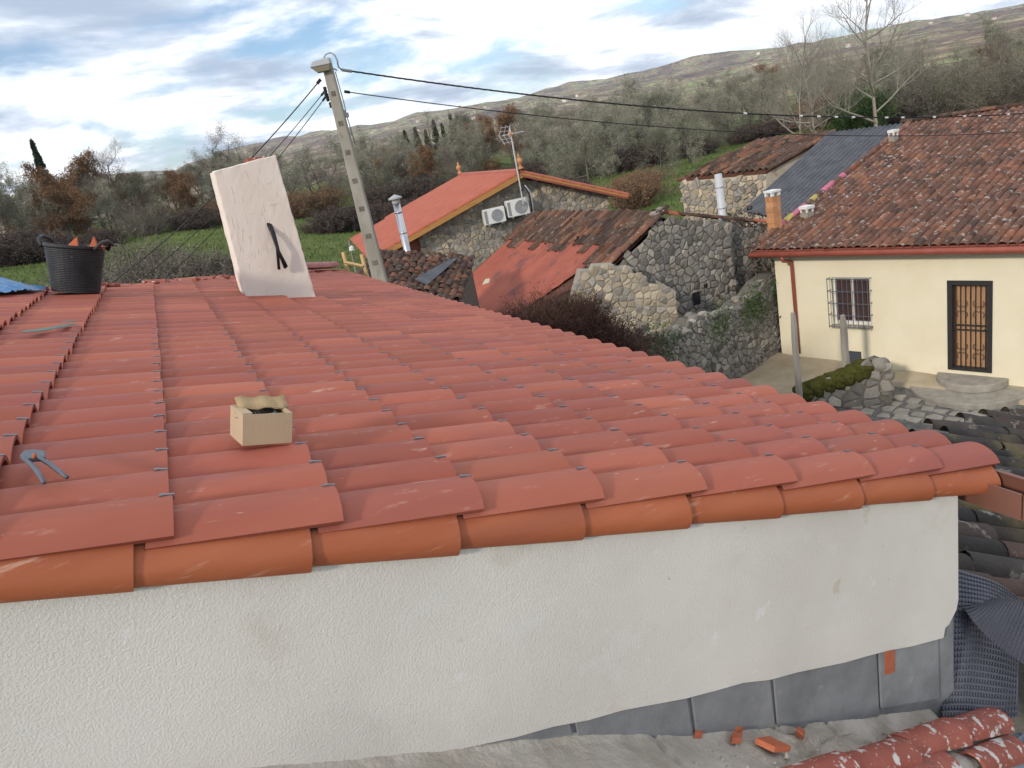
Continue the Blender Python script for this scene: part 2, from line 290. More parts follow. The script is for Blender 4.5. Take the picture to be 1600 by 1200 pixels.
def _tps(r): return np.where(r > 1e-9, r * r * np.log(np.maximum(r, 1e-9)), 0)
_n = len(_cx); _K = _tps(np.linalg.norm(_cx[:, None, :2] - _cx[None, :, :2], axis=2)) + np.eye(_n) * 20.
_Pm = np.concatenate([np.ones((_n, 1)), _cx[:, :2]], 1)
_sol = np.linalg.solve(np.block([[_K, _Pm], [_Pm.T, np.zeros((3, 3))]]), np.concatenate([_cx[:, 2], np.zeros(3)]))
_rs = np.random.RandomState(5); _waves = [(_rs.uniform(-1, 1, 2) * f, _rs.uniform(0, 6.28), a) for f, a in ((.0016,1.),(.0023,.8),(.004,.5),(.007,.3),(.012,.18),(.02,.1)) for _ in range(3)]
def terrain(x, y):
    x = np.atleast_1d(np.asarray(x, float)); y = np.atleast_1d(np.asarray(y, float))
    p = np.stack([x, y], 1); r = np.hypot(x - CAM[0], y - CAM[1])
    near = _tps(np.linalg.norm(p[:, None] - _cx[None, :, :2], axis=2)) @ _sol[:_n] + _sol[_n] + p @ _sol[_n + 1:]
    near = np.clip(near, -8, 4) + .12 * np.sin(x * .35 + 1) * np.sin(y * .27) * np.clip((r - 25) / 20, 0, 1)
    az = np.degrees(np.arctan2(x - CAM[0], y - CAM[1]))
    el = np.interp(az, [-180, -60, -10, 10, 19, 27, 36, 44, 52, 59, 80, 120, 180], [2.2, 2.4, 2.5, 3.0, 3.05, 3.1, 2.8, 2.75, 2.3, 2.1, 2.0, 2.2, 2.2])
    w = sum(a * np.sin(x * k[0] * 6.28 + y * k[1] * 6.28 + ph) for k, ph, a in _waves)
    R0 = 3600.; t = np.clip((r - 350) / (R0 - 350), 0, 1)
    far = 0 + (np.tan(np.radians(el)) * R0) * (t ** 1.35) * (1 + .05 * w * t) + 5 * w * t * (1 - t)
    far = np.where(r > R0, far - (r - R0) * .03, far)
    b = np.clip((r - 110) / 160, 0, 1); b = b * b * (3 - 2 * b)
    return near * (1 - b) + far * b
def tz(x, y): return float(terrain(x, y)[0])
def build_ground():
    rad = np.concatenate([np.linspace(0.5, 60, 60), np.geomspace(61.5, 6500, 130)]); na = 420
    an = np.linspace(0, 2 * np.pi, na, endpoint=False)
    A, Rr = np.meshgrid(an, rad); X = CAM[0] + Rr * np.sin(A); Y = CAM[1] + Rr * np.cos(A)
    Z = terrain(X.ravel(), Y.ravel())
    vs = np.stack([X.ravel(), Y.ravel(), Z], 1); nr = len(rad)
    i = np.arange(nr - 1)[:, None] * na; k = np.arange(na)[None]; k2 = (k + 1) % na
    fs = np.stack([(i + k).ravel(), (i + k2).ravel(), (i + na + k2).ravel(), (i + na + k).ravel()], 1)
    me = bpy.data.meshes.new('ground'); me.from_pydata(vs.tolist(), [], fs.tolist() + [tuple(range(na))[::-1]])
    me.polygons.foreach_set('use_smooth', [True] * len(me.polygons))
    x, y = vs[:, 0], vs[:, 1]; r = np.hypot(x - CAM[0], y - CAM[1])
    yard = np.clip(1.3 - np.hypot((x - 12) / 12, (y - 8) / 13), 0, .35) / .35
    hill = np.clip((r - 125) / 80, 0, 1)
    rough = np.clip((np.hypot(x - 22, y - 55) < 0) * 1., 0, 1)
    for nm, v in (('yard', yard), ('hill', hill)):
        a = me.attributes.new(nm, 'FLOAT', 'POINT'); a.data.foreach_set('value', v.astype(np.float32))
    g = [(.32, (.075, .105, .034)), (.52, (.11, .15, .046)), (.72, (.17, .185, .075))]
    yd = [(.3, (.11, .105, .10)), (.55, (.19, .185, .175)), (.75, (.27, .25, .215))]
    hl = [(.30, (.05, .06, .055)), (.40, (.22, .15, .12)), (.445, (.055, .065, .05)), (.475, (.36, .26, .18)), (.50, (.07, .08, .05)), (.525, (.42, .33, .21)), (.55, (.17, .11, .11)), (.575, (.17, .27, .09)), (.61, (.48, .38, .26)), (.65, (.09, .08, .07)), (.72, (.34, .25, .17))]
    m = M('ground', g, .35, 9, rough=.97, bump=1., bscale=9, bdist=.08, over=[((.13, .11, .06), .16, .50, .68, .75), ((.055,.10,.018), 1.6, .5, .7, .5)], spec=.05, attr=[('yard', yd, 6.), ('hill', hl, .006)], nrough=.65)
    me.materials.append(m); link('ground', me, kind='structure')
build_ground()

# ------------------------------------------------------------------ the house whose new roof we look across
SL = math.radians(17.164); EX, PW = 0.389, 0.2
AXD = V(math.cos(SL), 0, -math.sin(SL)); AXN = V(math.sin(SL), 0, math.cos(SL))
def roof_pt(col, y, h=0.): return AXD * (EX * col) + V(0, y, 0) + AXN * h
FARK = lambda x: 6.90 + 1.70 * x                    # oblique far edge of the roof: y at x
house = thing('house', 'house with a new terracotta tile roof and rough off-white plaster gable', 'house', (0, 0, 0))
def tile_mesh(seed):
    rg = random.Random(seed); mb = MB(); Lt, th = .445, .013
    xs = [-Lt, -.3, -.15, 0.]; n = 10; prof = []
    for i in range(n + 1):
        t = -1 + 2 * i / n; y = .112 * t + (-.008); z = (-.063 if t < 0 else -.095) * (0.35 * t * t + .65 * (1 - math.sqrt(max(0, 1 - (.985 * t) ** 2)))); prof.append((y, z))
    vs = []
    for x in xs:
        s = .93 + .07 * (x + Lt) / Lt; zz = x * .076
        for y, z in prof: vs.append((x, y * s, z * s + zz))
    for x in xs:
        s = .93 + .07 * (x + Lt) / Lt; zz = x * .076
        for y, z in prof: vs.append((x, y * s * .9, z * s + zz - th))
    W = n + 1; T = W * len(xs); fs = []
    for a in range(len(xs) - 1):
        for i in range(n):
            fs.append((a*W+i, (a+1)*W+i, (a+1)*W+i+1, a*W+i+1)); fs.append((T+a*W+i+1, T+(a+1)*W+i+1, T+(a+1)*W+i, T+a*W+i))
        fs.append((a*W, T+a*W, T+(a+1)*W, (a+1)*W)); fs.append((a*W+n, (a+1)*W+n, T+(a+1)*W+n, T+a*W+n))
    e = 3 * W
    for i in range(n): fs.append((e+i, T+e+i, T+e+i+1, e+i+1))
    mb.add(vs, fs); return mb.mesh('tile', MT['tile'])
def smooth_by_angle(me, ang=40):
    me.polygons.foreach_set('use_smooth', [True] * len(me.polygons))
    try: me.set_sharp_from_angle(angle=math.radians(ang))
    except Exception: pass
TILE = [tile_mesh(i) for i in range(3)]
for t_ in TILE: smooth_by_angle(t_)
def frame_matrix(P, ax, n, jit=(0, 0, 0)):
    y = np.cross(n, ax); m = Matrix(((ax[0], y[0], n[0], P[0]), (ax[1], y[1], n[1], P[1]), (ax[2], y[2], n[2], P[2]), (0, 0, 0, 1)))
    from mathutils import Euler
    return m @ Euler(jit).to_matrix().to_4x4()
def clip_mesh():
    mb = MB(); mb.box((-.026, -.005, -.001), (.003, .005, .0022)); mb.box((.0, -.005, -.012), (.003, .005, -.001)); mb.box((-.03, -.008, -.0012), (-.02, .008, .0015))
    return mb.mesh('clip', MT['clip'])
CLIP = clip_mesh()
def np_mesh(me):
    v = np.empty(len(me.vertices) * 3); me.vertices.foreach_get('co', v); return v.reshape(-1, 3), [tuple(p.vertices) for p in me.polygons]
def merged(name, items, mats, parent, smooth=40, kind='stuff'):       # items: (verts, faces, 4x4 matrix)
    allv, allf, n = [], [], 0
    for v, f, m in items:
        m = np.array(m); w = v @ m[:3, :3].T + m[:3, 3]; allv.append(w); allf.extend([tuple(i + n for i in q) for q in f]); n += len(v)
    me = bpy.data.meshes.new(name); me.from_pydata(np.concatenate(allv).tolist(), [], allf)
    for m in (mats if isinstance(mats, list) else [mats]): me.materials.append(m)
    if smooth: smooth_by_angle(me, smooth)
    return link(name, me, parent, kind=kind)
rg = random.Random(11)
spots = []
for c in range(-5, 9):
    for r in range(1, 62):
        y = r * PW; x = c * EX * math.cos(SL)
        if y > FARK(x) - .12: continue
        if .64 < x - .15 < 1.40 and 5.95 < y < 6.9: pass
        spots.append((c, r))
def tile_mat(c, r):
    P = roof_pt(c if c < 8 else 7.93, r * PW, rg.uniform(-.002, .002)); P = P + AXD * rg.uniform(-.005, .005)
    return frame_matrix(P, AXD, AXN, (rg.uniform(-.012, .012), rg.uniform(-.004, .004), rg.uniform(-.009, .009)))
spots.sort(key=lambda s: np.linalg.norm(roof_pt(s[0], s[1] * PW) - CAM) + (9 if s[0] < -3 else 0))
mats_ = [(s, tile_mat(*s)) for s in spots]
for i, ((c, r), m) in enumerate(mats_[:300]):
    o = link('tile', TILE[i % 3], house); o.matrix_world = m
    if c < 8 and i < 170:
        k = link('clip', CLIP, o); k.location = (rg.uniform(-.004, .002), rg.uniform(-.004, .012), -.0005); k.rotation_euler = (0, 0, rg.uniform(-.25, .25))
_tv = [np_mesh(t) for t in TILE]
merged('tile', [(*_tv[i % 3], m) for i, (s, m) in enumerate(mats_[300:])], MT['tile'], house)
# verge tiles: long tapering shells that hook over the gable edge
def verge_mesh():
    mb = MB(); Lt = .46; n = 12; prof = []
    for i in range(n + 1):                          # from the top, outwards and down
        a = math.radians(100 - 128 * i / n); prof.append((.105 - .118 * math.cos(a) if False else -.115 * math.cos(math.radians(90 - 112 * i / n)) , -.012))
    prof = []
    for i in range(n + 1):
        t = i / n; a = t * math.pi * .5
        prof.append((.135 - .150 * math.sin(a) ** .9 + (.012 * max(0, t - .8) / .2), -.122 * (1 - math.cos(a)) ** .92))
    th = .013; xs = [-Lt, 0]
    vs = []
    for k, o in ((0, 0.), (1, th)):
        for x in xs:
            s = 1 + .24 * (x / Lt)
            for y, z in prof: vs.append((x, (y - .06) * s + .06 + o * .8, z * s + x * .045 - o * .7))
    W = n + 1; T = 2 * W; fs = []
    for i in range(n):
        fs.append((i, i+1, W+i+1, W+i)); fs.append((T+i, T+W+i, T+W+i+1, T+i+1)); fs.append((W+i, W+i+1, T+W+i+1, T+W+i)); fs.append((i, T+i, T+i+1, i+1))
    fs.append((n, T+n, T+W+n, W+n)); fs.append((0, W, T+W, T))
    mb.add(vs, fs); me = mb.mesh('verge_tile', MT['verge']); smooth_by_angle(me); return me
VERGE = verge_mesh()
for c in range(-4, 9):
    P = roof_pt(c - .21 if c < 8 else 7.86, .055, -.045 + rg.uniform(-.002, .002))
    o = link('verge_tile', VERGE, house); o.matrix_world = frame_matrix(P, AXD, AXN, (rg.uniform(-.01, .01), rg.uniform(-.006, .006), rg.uniform(-.012, .012)))
# far edge: ridge caps on the right of the chimney, mortar-bedded tile ends on the left
def cap_mesh():
    mb = MB(); n = 8; vs = []
    for x, s in ((-.46, .9), (0, 1.)):
        for i in range(n + 1):
            a = math.pi * i / n; vs.append((x, .12 * s * math.cos(a), .105 * s * math.sin(a)))
    W = n + 1; fs = [(i, W + i, W + i + 1, i + 1) for i in range(n)] + [tuple(range(W)), tuple(range(2 * W - 1, W - 1, -1)), (0, n, 2 * W - 1, W)]
    mb.add(vs, fs); me = mb.mesh('ridge_cap', MT['cap']); smooth_by_angle(me); return me
CAP = cap_mesh()
edge_dir = nrm(V(1, 1.70, -math.tan(SL)))
x = 1.25
while x < 3.0:
    P = V(x, FARK(x) + .02, -x * math.tan(SL) + .03); o = link('ridge_cap', CAP, house); o.matrix_world = frame_matrix(P, edge_dir, nrm(np.cross(edge_dir, nrm(np.cross(V(0, 0, 1), edge_dir)))), (rg.uniform(-.04, .04), rg.uniform(-.02, .02), rg.uniform(-.03, .03))); x += .195
mb = MB()
for i in range(26):                                 # mortar lumps
    x = -1.6 + i * .1 + rg.uniform(-.03, .03); P = V(x, FARK(x) + rg.uniform(-.05, .03), -x * math.tan(SL) + rg.uniform(-.03, .005)); r = rg.uniform(.02, .045)
    vs = []; 
    for a in range(4):
        for b in range(7):
            q = math.pi * a / 3; w = 2 * math.pi * b / 7; k = r * rg.uniform(.75, 1.2); vs.append(P + k * V(1.5 * math.sin(q) * math.cos(w), 1.2 * math.sin(q) * math.sin(w), .75 * math.cos(q)))
    mb.add(vs, [(a*7+b, (a+1)*7+b, (a+1)*7+(b+1) % 7, a*7+(b+1) % 7) for a in range(3) for b in range(7)])
mb.build('mortar_bedding', MT['splat'], house, smooth=True, kind='stuff')
for x_, col in ((-.36, 'verge'), (.12, 'tile'), (.42, 'verge'), (.62, 'tile')):
    P = V(x_, FARK(x_) - .02, -x_ * math.tan(SL) + .012); o = link('end_tile', TILE[0], house); o.matrix_world = frame_matrix(P, AXD, AXN, (.1, .02, rg.uniform(-.2, .2))) @ Matrix.Diagonal((.5, .8, .9, 1))
    if col == 'verge': o.data = TILE[0].copy(); o.data.materials.clear(); o.data.materials.append(MT['verge'])
# deck and walls
def foot(h):                                        # footprint corners on a plane parallel to the roof
    xs = [(-2.3, .10), (2.66, .10), (2.66, FARK(2.66) - .35), (-2.3, FARK(-2.3) - .3)]
    return [V(x, y, -x * math.tan(SL) + h) for x, y in xs]
dk = [V(-2.3, .10, 0), V(2.93, .10, 0), V(2.93, FARK(2.93) - .1, 0), V(-2.3, FARK(-2.3) - .1, 0)]
dk = [p + V(0, 0, -p[0] * math.tan(SL) - .085) for p in dk]
MB().prism(dk, (0, 0, -.05)).build('roof_deck', MT['deck'], house)
ft = foot(-.137); mb = MB(); bot = [V(p[0], p[1], -6.6) for p in ft]
mb.hexa(bot + ft); mb.build('wall', MT['block'], house)
# plaster coat on the gable, ragged lower edge
zl = lambda x: -0.897 - (x - .248) * (1.653 - .897) / (2.572 - .248)
pl = [(-2.28, .655), (2.668, -.97)]
low = [(2.668, -1.50), (2.655, -1.545), (2.61, -1.595), (2.585, -1.60), (2.572, -1.645)]
for i in range(40):
    x = 2.5 - i * (4.78 / 39); low.append((x, zl(x) + rg.uniform(-.008, .008)))
poly = [V(x, .082, z) for x, z in [(-2.28, -2.28 * -math.tan(SL) - .139), (2.668, -2.668 * math.tan(SL) - .139)] + low]
MB().prism(poly, (0, .0165, 0)).build('plaster_coat', MT['plaster'], house)
ra = random.Random(3)                               # blocks showing under the plaster
bx = [(2.555, 2.20), (2.19, 1.66), (1.65, 1.30), (1.29, .86), (.85, .40)]
for x1, x0 in bx:
    zt0, zt1 = zl(x0) + .05, zl(x1) + .05
    pts = [V(x0, .0885, zt0 - .33), V(x1, .0885, zt1 - .36), V(x1 - .004, .0885, zt1), V(x0 + .004, .0885, zt0)]
    MB().prism(pts, (0, .0113, 0)).build('concrete_block', MT['block'], house, bevel=.004)
xb = 2.26; MB().prism([V(xb - .035, .0845, zl(xb) - .10), V(xb + .02, .0845, zl(xb) - .115), V(xb + .025, .0845, zl(xb) + .01), V(xb - .03, .0845, zl(xb) + .02)], (0, .0038, 0)).build('brick_piece', MT['brick'], house)
# gutter along the eave
mb = MB(); gx0, gx1, gz1, gz0, gy0, gy1 = 2.805, 2.94, -1.0, -1.115, -.085, FARK(2.9) - .1; t = .006
mb.box((gx0, gy0, gz0), (gx1, gy1, gz0 + t)); mb.box((gx0, gy0 + .005, gz0 + t), (gx0 + t, gy1, gz1)); mb.box((gx1 - t, gy0 + .005, gz0 + t), (gx1, gy1, gz1 - .02)); mb.box((gx1 - t, gy0 + .005, gz1 - .018), (gx1 + .012, gy1, gz1 - .008))
gut_ = mb.build('gutter', MT['gutter'], house)
MB().hexa([V(gx0, gy0 - .012, gz0), V(gx1, gy0 - .012, gz0), V(gx1, gy0, gz0), V(gx0, gy0, gz0), V(gx0, gy0 - .012, gz1), V(gx1, gy0 - .012, gz1 - .008), V(gx1, gy0, gz1 - .008), V(gx0, gy0, gz1)]).build('gutter_end', MT['gutter'], gut_, bevel=.003)

# ------------------------------------------------------------------ rendered chimney on the roof
chim = thing('chimney', 'tall cream rendered chimney block with black cables on the new tile roof', 'chimney')
def chimney():
    y0, y1 = 5.95, 6.42; rc = random.Random(8)
    nx, nz, nd = 14, 26, 8
    xl = lambda v: .735 + .075 * v; xr = lambda v: 1.405 - .008 * v; zt = lambda u: .905 + .045 * u
    mb = MB(); vs = []; idx = {}
    def pt(u, w, v):
        x = xl(v) * (1 - u) + xr(v) * u; z = -.62 + (zt(u) + .62) * v; y = y0 + (y1 - y0) * w
        j = lambda: rc.uniform(-.0035, .0035) if v == 1 or u in (0, 1) else rc.uniform(-.0006, .0006)
        return V(x + j(), y + j(), z + (j() * 2 if v == 1 else 0))
    def V_(i, k, j):
        key = (i, k, j)
        if key not in idx: idx[key] = len(vs); vs.append(pt(i / nx, k / nd, j / nz))
        return idx[key]
    fs = []
    for j in range(nz):
        for i in range(nx):
            fs.append((V_(i,0,j), V_(i+1,0,j), V_(i+1,0,j+1), V_(i,0,j+1))); fs.append((V_(i+1,nd,j), V_(i,nd,j), V_(i,nd,j+1), V_(i+1,nd,j+1)))
        for k in range(nd):
            fs.append((V_(0,k+1,j), V_(0,k,j), V_(0,k,j+1), V_(0,k+1,j+1))); fs.append((V_(nx,k,j), V_(nx,k+1,j), V_(nx,k+1,j+1), V_(nx,k,j+1)))
    for i in range(nx):
        for k in range(nd): fs.append((V_(i,k,nz), V_(i+1,k,nz), V_(i+1,k+1,nz), V_(i,k+1,nz)))
    mb.add(vs, fs); mb.build('render_block', MT['chimney'], chim, smooth=False, bevel=.008)
    mb = MB()                                       # rough trowel ridges on the front
    for i in range(46):
        u0, v0 = rc.uniform(.08, .9), rc.uniform(.38, .97); ln = rc.uniform(.03, .14); an = rc.choice([1.5, 1.6, 1.55, .05]) + rc.uniform(-.15, .15)
        p = pt(u0, 0, v0); pts = [p + V(math.cos(an) * ln * q + rc.uniform(-.006, .006), -.0005, math.sin(an) * ln * q) for q in (0, .33, .66, 1)]
        mb.tube(pts, [.0005, .0026, .0022, .0005], 5)
    mb.build('trowel_ridge', MT['chimney'], chim, smooth=True, kind='stuff')
    mb = MB()
    for i in range(9):
        p = V(rc.uniform(1.08, 1.30), rc.uniform(6.0, 6.35), .955); s = rc.uniform(.03, .06); mb.box((p[0]-s, p[1]-s*.8, p[2]-.03), (p[0]+s, p[1]+s*.8, p[2]+rc.uniform(-.015, .012)))
    mb.build('brick_rubble', MT['splat'], chim, kind='stuff')
    for pts in (((417,347),(424,362),(434,390),(446,419)), ((419,347),(427,365),(433,388),(436,421)), ((422,348),(429,368),(435,392),(448,417))):
        P = [aty(*p, 5.95 - d) for p, d in zip(pts, (-.02, .045, .075, .06))]
        MB().tube(P, .0145, 8).build('cable', MT['cable'], chim, smooth=True)
chimney()

# ------------------------------------------------------------------ small things on the roof
def roof_at(x, y, h): return onplane(x, y, AXN * h, AXN)
def bucket():
    P = roof_at(119, 455, .0); t = thing('rubber_bucket', 'black ribbed rubber bucket holding broken tile pieces at the roof edge', 'bucket', tuple(P)); t.rotation_euler = (0, SL, 0)
    B = V(0, 0, 0); pr = []; H = .375; r0, r1 = .172, .212
    pr = [(r0, 0)]
    for i in range(24):
        h = .02 + i * (H - .06) / 23; r = r0 + (r1 - r0) * h / H; pr += [(r, h - .004), (r + .005, h), (r + .005, h + .006), (r, h + .010)]
    pr += [(r1 + .012, H - .02), (r1 + .014, H), (r1 - .006, H), (r1 - .012, H - .05), (r0 - .01, .02)]
    m = MB().lathe(pr, B, 36).build('tub', MT['rubber'], t, smooth=False)
    for s in (-1, 1):
        d = AX_R * V(1, 1, 0); d = nrm(d); q = V(-d[1], d[0], 0)
        pts = [B + d * s * (r1 + .005) + q * w + V(0, 0, H - .015) + V(0, 0, h) + d * s * h * .7 for w, h in ((-.10, -.01), (-.07, .045), (0, .065), (.07, .045), (.10, -.01))]
        MB().tube(pts, .015, 8).build('handle', MT['rubber'], t, smooth=True)
    MB().lathe([(.16, .03), (.20, .34), (.0, .36)], B, 20).build('rubble_fill', MT['brick'], t)
    for (dx, dz, ra_) in ((-.03, .06, .5), (.14, .07, -.7), (.18, .05, .4)):
        d = nrm(AX_R * V(1, 1, 0)); c = B + d * dx + V(0, 0, H - .03)
        MB().prism([c + d * -.05, c + d * .05 + V(0, 0, .0), c + d * (.03 + .03 * ra_) + V(0, 0, dz + .035), c + d * -.02 + V(0, 0, dz * .5)], nrm(V(-d[1], d[0], 0.3)) * .018).build('tile_shard', MT['brick'], t)
bucket()
def tarp():
    P = roof_at(-20, 455, .0); t = thing('blue_tarpaulin', 'crumpled blue tarpaulin bundled beside the black bucket', 'tarpaulin')
    rt = random.Random(4); d = nrm(AX_R * V(1, 1, 0)); q = V(-d[1], d[0], 0); n = 18; vs = []
    for i in range(n + 1):
        for k in range(n + 1):
            u, v = i / n, k / n; h = .16 * (math.sin(math.pi * u) ** .6) * (math.sin(math.pi * v) ** .6) * (1.25 - .9 * u) + rt.uniform(-.012, .012)
            w_ = d * (-.75 + .95 * u) + q * (-.1 + .5 * v); vs.append(P + w_ + V(0, 0, max(h, -.01) + .02 - w_[0] * math.tan(SL)))
    MB().add(vs, [(i*(n+1)+k, (i+1)*(n+1)+k, (i+1)*(n+1)+k+1, i*(n+1)+k+1) for i in range(n) for k in range(n)]).build('sheet', MT['tarp'], t)
    for j, (dz, ln) in enumerate(((.03, .50), (.065, .44), (.10, .38))):
        a = P + d * -.62 + q * -.16 + V(0, 0, dz + .62 * d[0] * math.tan(SL) + .01); MB().tube([a, a + d * ln + V(0, 0, -ln * d[0] * math.tan(SL))], .022, 10).build('roll', MT['cable'], t, smooth=True)
tarp()
def box():
    BL, BR, LL = roof_at(379, 697, .004), roof_at(456, 691, .004), roof_at(362, 682, .004)
    t = thing('cardboard_box', 'small open cardboard box with its flap raised, resting on the tiles', 'box', tuple(BL))
    e1 = BR - BL; w = np.linalg.norm(e1); e1 = nrm(e1); up = nrm(AXN + V(0, .03, 0)); e1 = nrm(e1 - up * np.dot(e1, up)); e2 = np.cross(up, e1); dp = .150; h = .094; w = w * 1.0
    fr = lambda x, y, z: e1 * x + e2 * y + up * z
    k = .004; mb = MB()
    mb.box((0, 0, 0), (w, k, h), 0, fr); mb.box((0, dp - k, 0), (w, dp, h), 0, fr); mb.box((0, k, 0), (k, dp - k, h), 0, fr); mb.box((w - k, k, 0), (w, dp - k, h), 0, fr); mb.box((k, k, 0), (w - k, dp - k, k), 0, fr)
    mb.build('carton', MT['card'], t)
    n = 8; vs = []; r = random.Random(2)
    for i in range(n + 1):
        for j in range(4):
            v = j / 3; vs.append(fr(.008 + (w + .004) * i / n, dp * .52 + .06 * v + r.uniform(-.003, .003), h + .002 + .026 * v + .004 * math.sin(i * 1.7)))
    o = MB().add(vs, [(i*4+j, (i+1)*4+j, (i+1)*4+j+1, i*4+j+1) for i in range(n) for j in range(3)]).build('flap', MT['carddark'], t, smooth=True)
    s = o.modifiers.new('solid', 'SOLIDIFY'); s.thickness = .004
    MB().box((-.001, .01, h - .001), (.03, dp - .01, h + .003), 0, fr).build('flap', MT['card'], t)
    MB().box((w * .45, dp * .55, h + .001), (w - .002, dp - .002, h + .004), 0, fr).build('flap', MT['card'], t)
    mb = MB()
    for i in range(30): 
        x, y = r.uniform(.015, w - .015), r.uniform(.015, dp - .02); a = r.uniform(0, 3); p = fr(x, y, h * .72 + r.uniform(0, .015)); mb.tube([p, p + fr(.03 * math.cos(a), .03 * math.sin(a), .004)], .0018, 4)
    mb.build('clip_pile', MT['clip'], t, kind='stuff')
    MB().box((k, k, h * .55), (w - k, dp - k, h * .7), 0, fr).build('contents', MT['cable'], t)
box()
def pliers():
    t = thing('tile_pliers', 'dark steel tile pliers lying open on the tiles', 'pliers', tuple(roof_at(55, 722, .012)))
    O = V(*t.location); pp = lambda x, y, h: roof_at(x, y, h) - O
    for pts in (((36,716),(50,727),(61,741),(69,754)), ((60,715),(76,724),(92,736),(105,746))):
        P = [pp(*p, .022 - .004 * i) for i, p in enumerate(pts)]
        MB().tube(P, [.005, .006, .0062, .005], 8).build('handle', MT['greyiron'], t, smooth=True)
    MB().prism([pp(31,718,.012), pp(38,711,.012), pp(56,709,.012), pp(72,712,.012), pp(72,722,.012), pp(56,722,.012), pp(42,725,.012)], AXN * .014).build('jaw', MT['greyiron'], t, bevel=.004)
    c = pp(54, 716, .03); MB().tube([c, c + AXN * .012], .005, 12).build('pivot', MT['brick'], t, smooth=True)
pliers()
st = thing('green_strap', 'flat green packing strap lying across the tiles', 'strap')
P = [roof_at(*p, h) for p, h in (((34,517), .012), ((60,514), .008), ((90,509), .012), ((116,505), .006))]
q = [roof_at(*p, h) for p, h in (((36,519), .012), ((62,517), .008), ((92,512), .012), ((118,507), .006))]
MB().add(P + q + [p - AXN * .002 for p in P + q], [(i, i+1, 5+i, 4+i) for i in range(3)] + [(8+i, 12+i, 13+i, 9+i) for i in range(3)] + [(4+i, 5+i, 13+i, 12+i) for i in range(3)]).build('band', MT['strap'], st)
P = [roof_at(*p, h) for p, h in (((98,502), .02), ((108,500), .025), ((119,500), .012))]; q = [p + V(.0, -.03, -.002) for p in P]
MB().add(P + q, [(0,1,4,3), (1,2,5,4)]).build('band_end', MT['strap'], st)

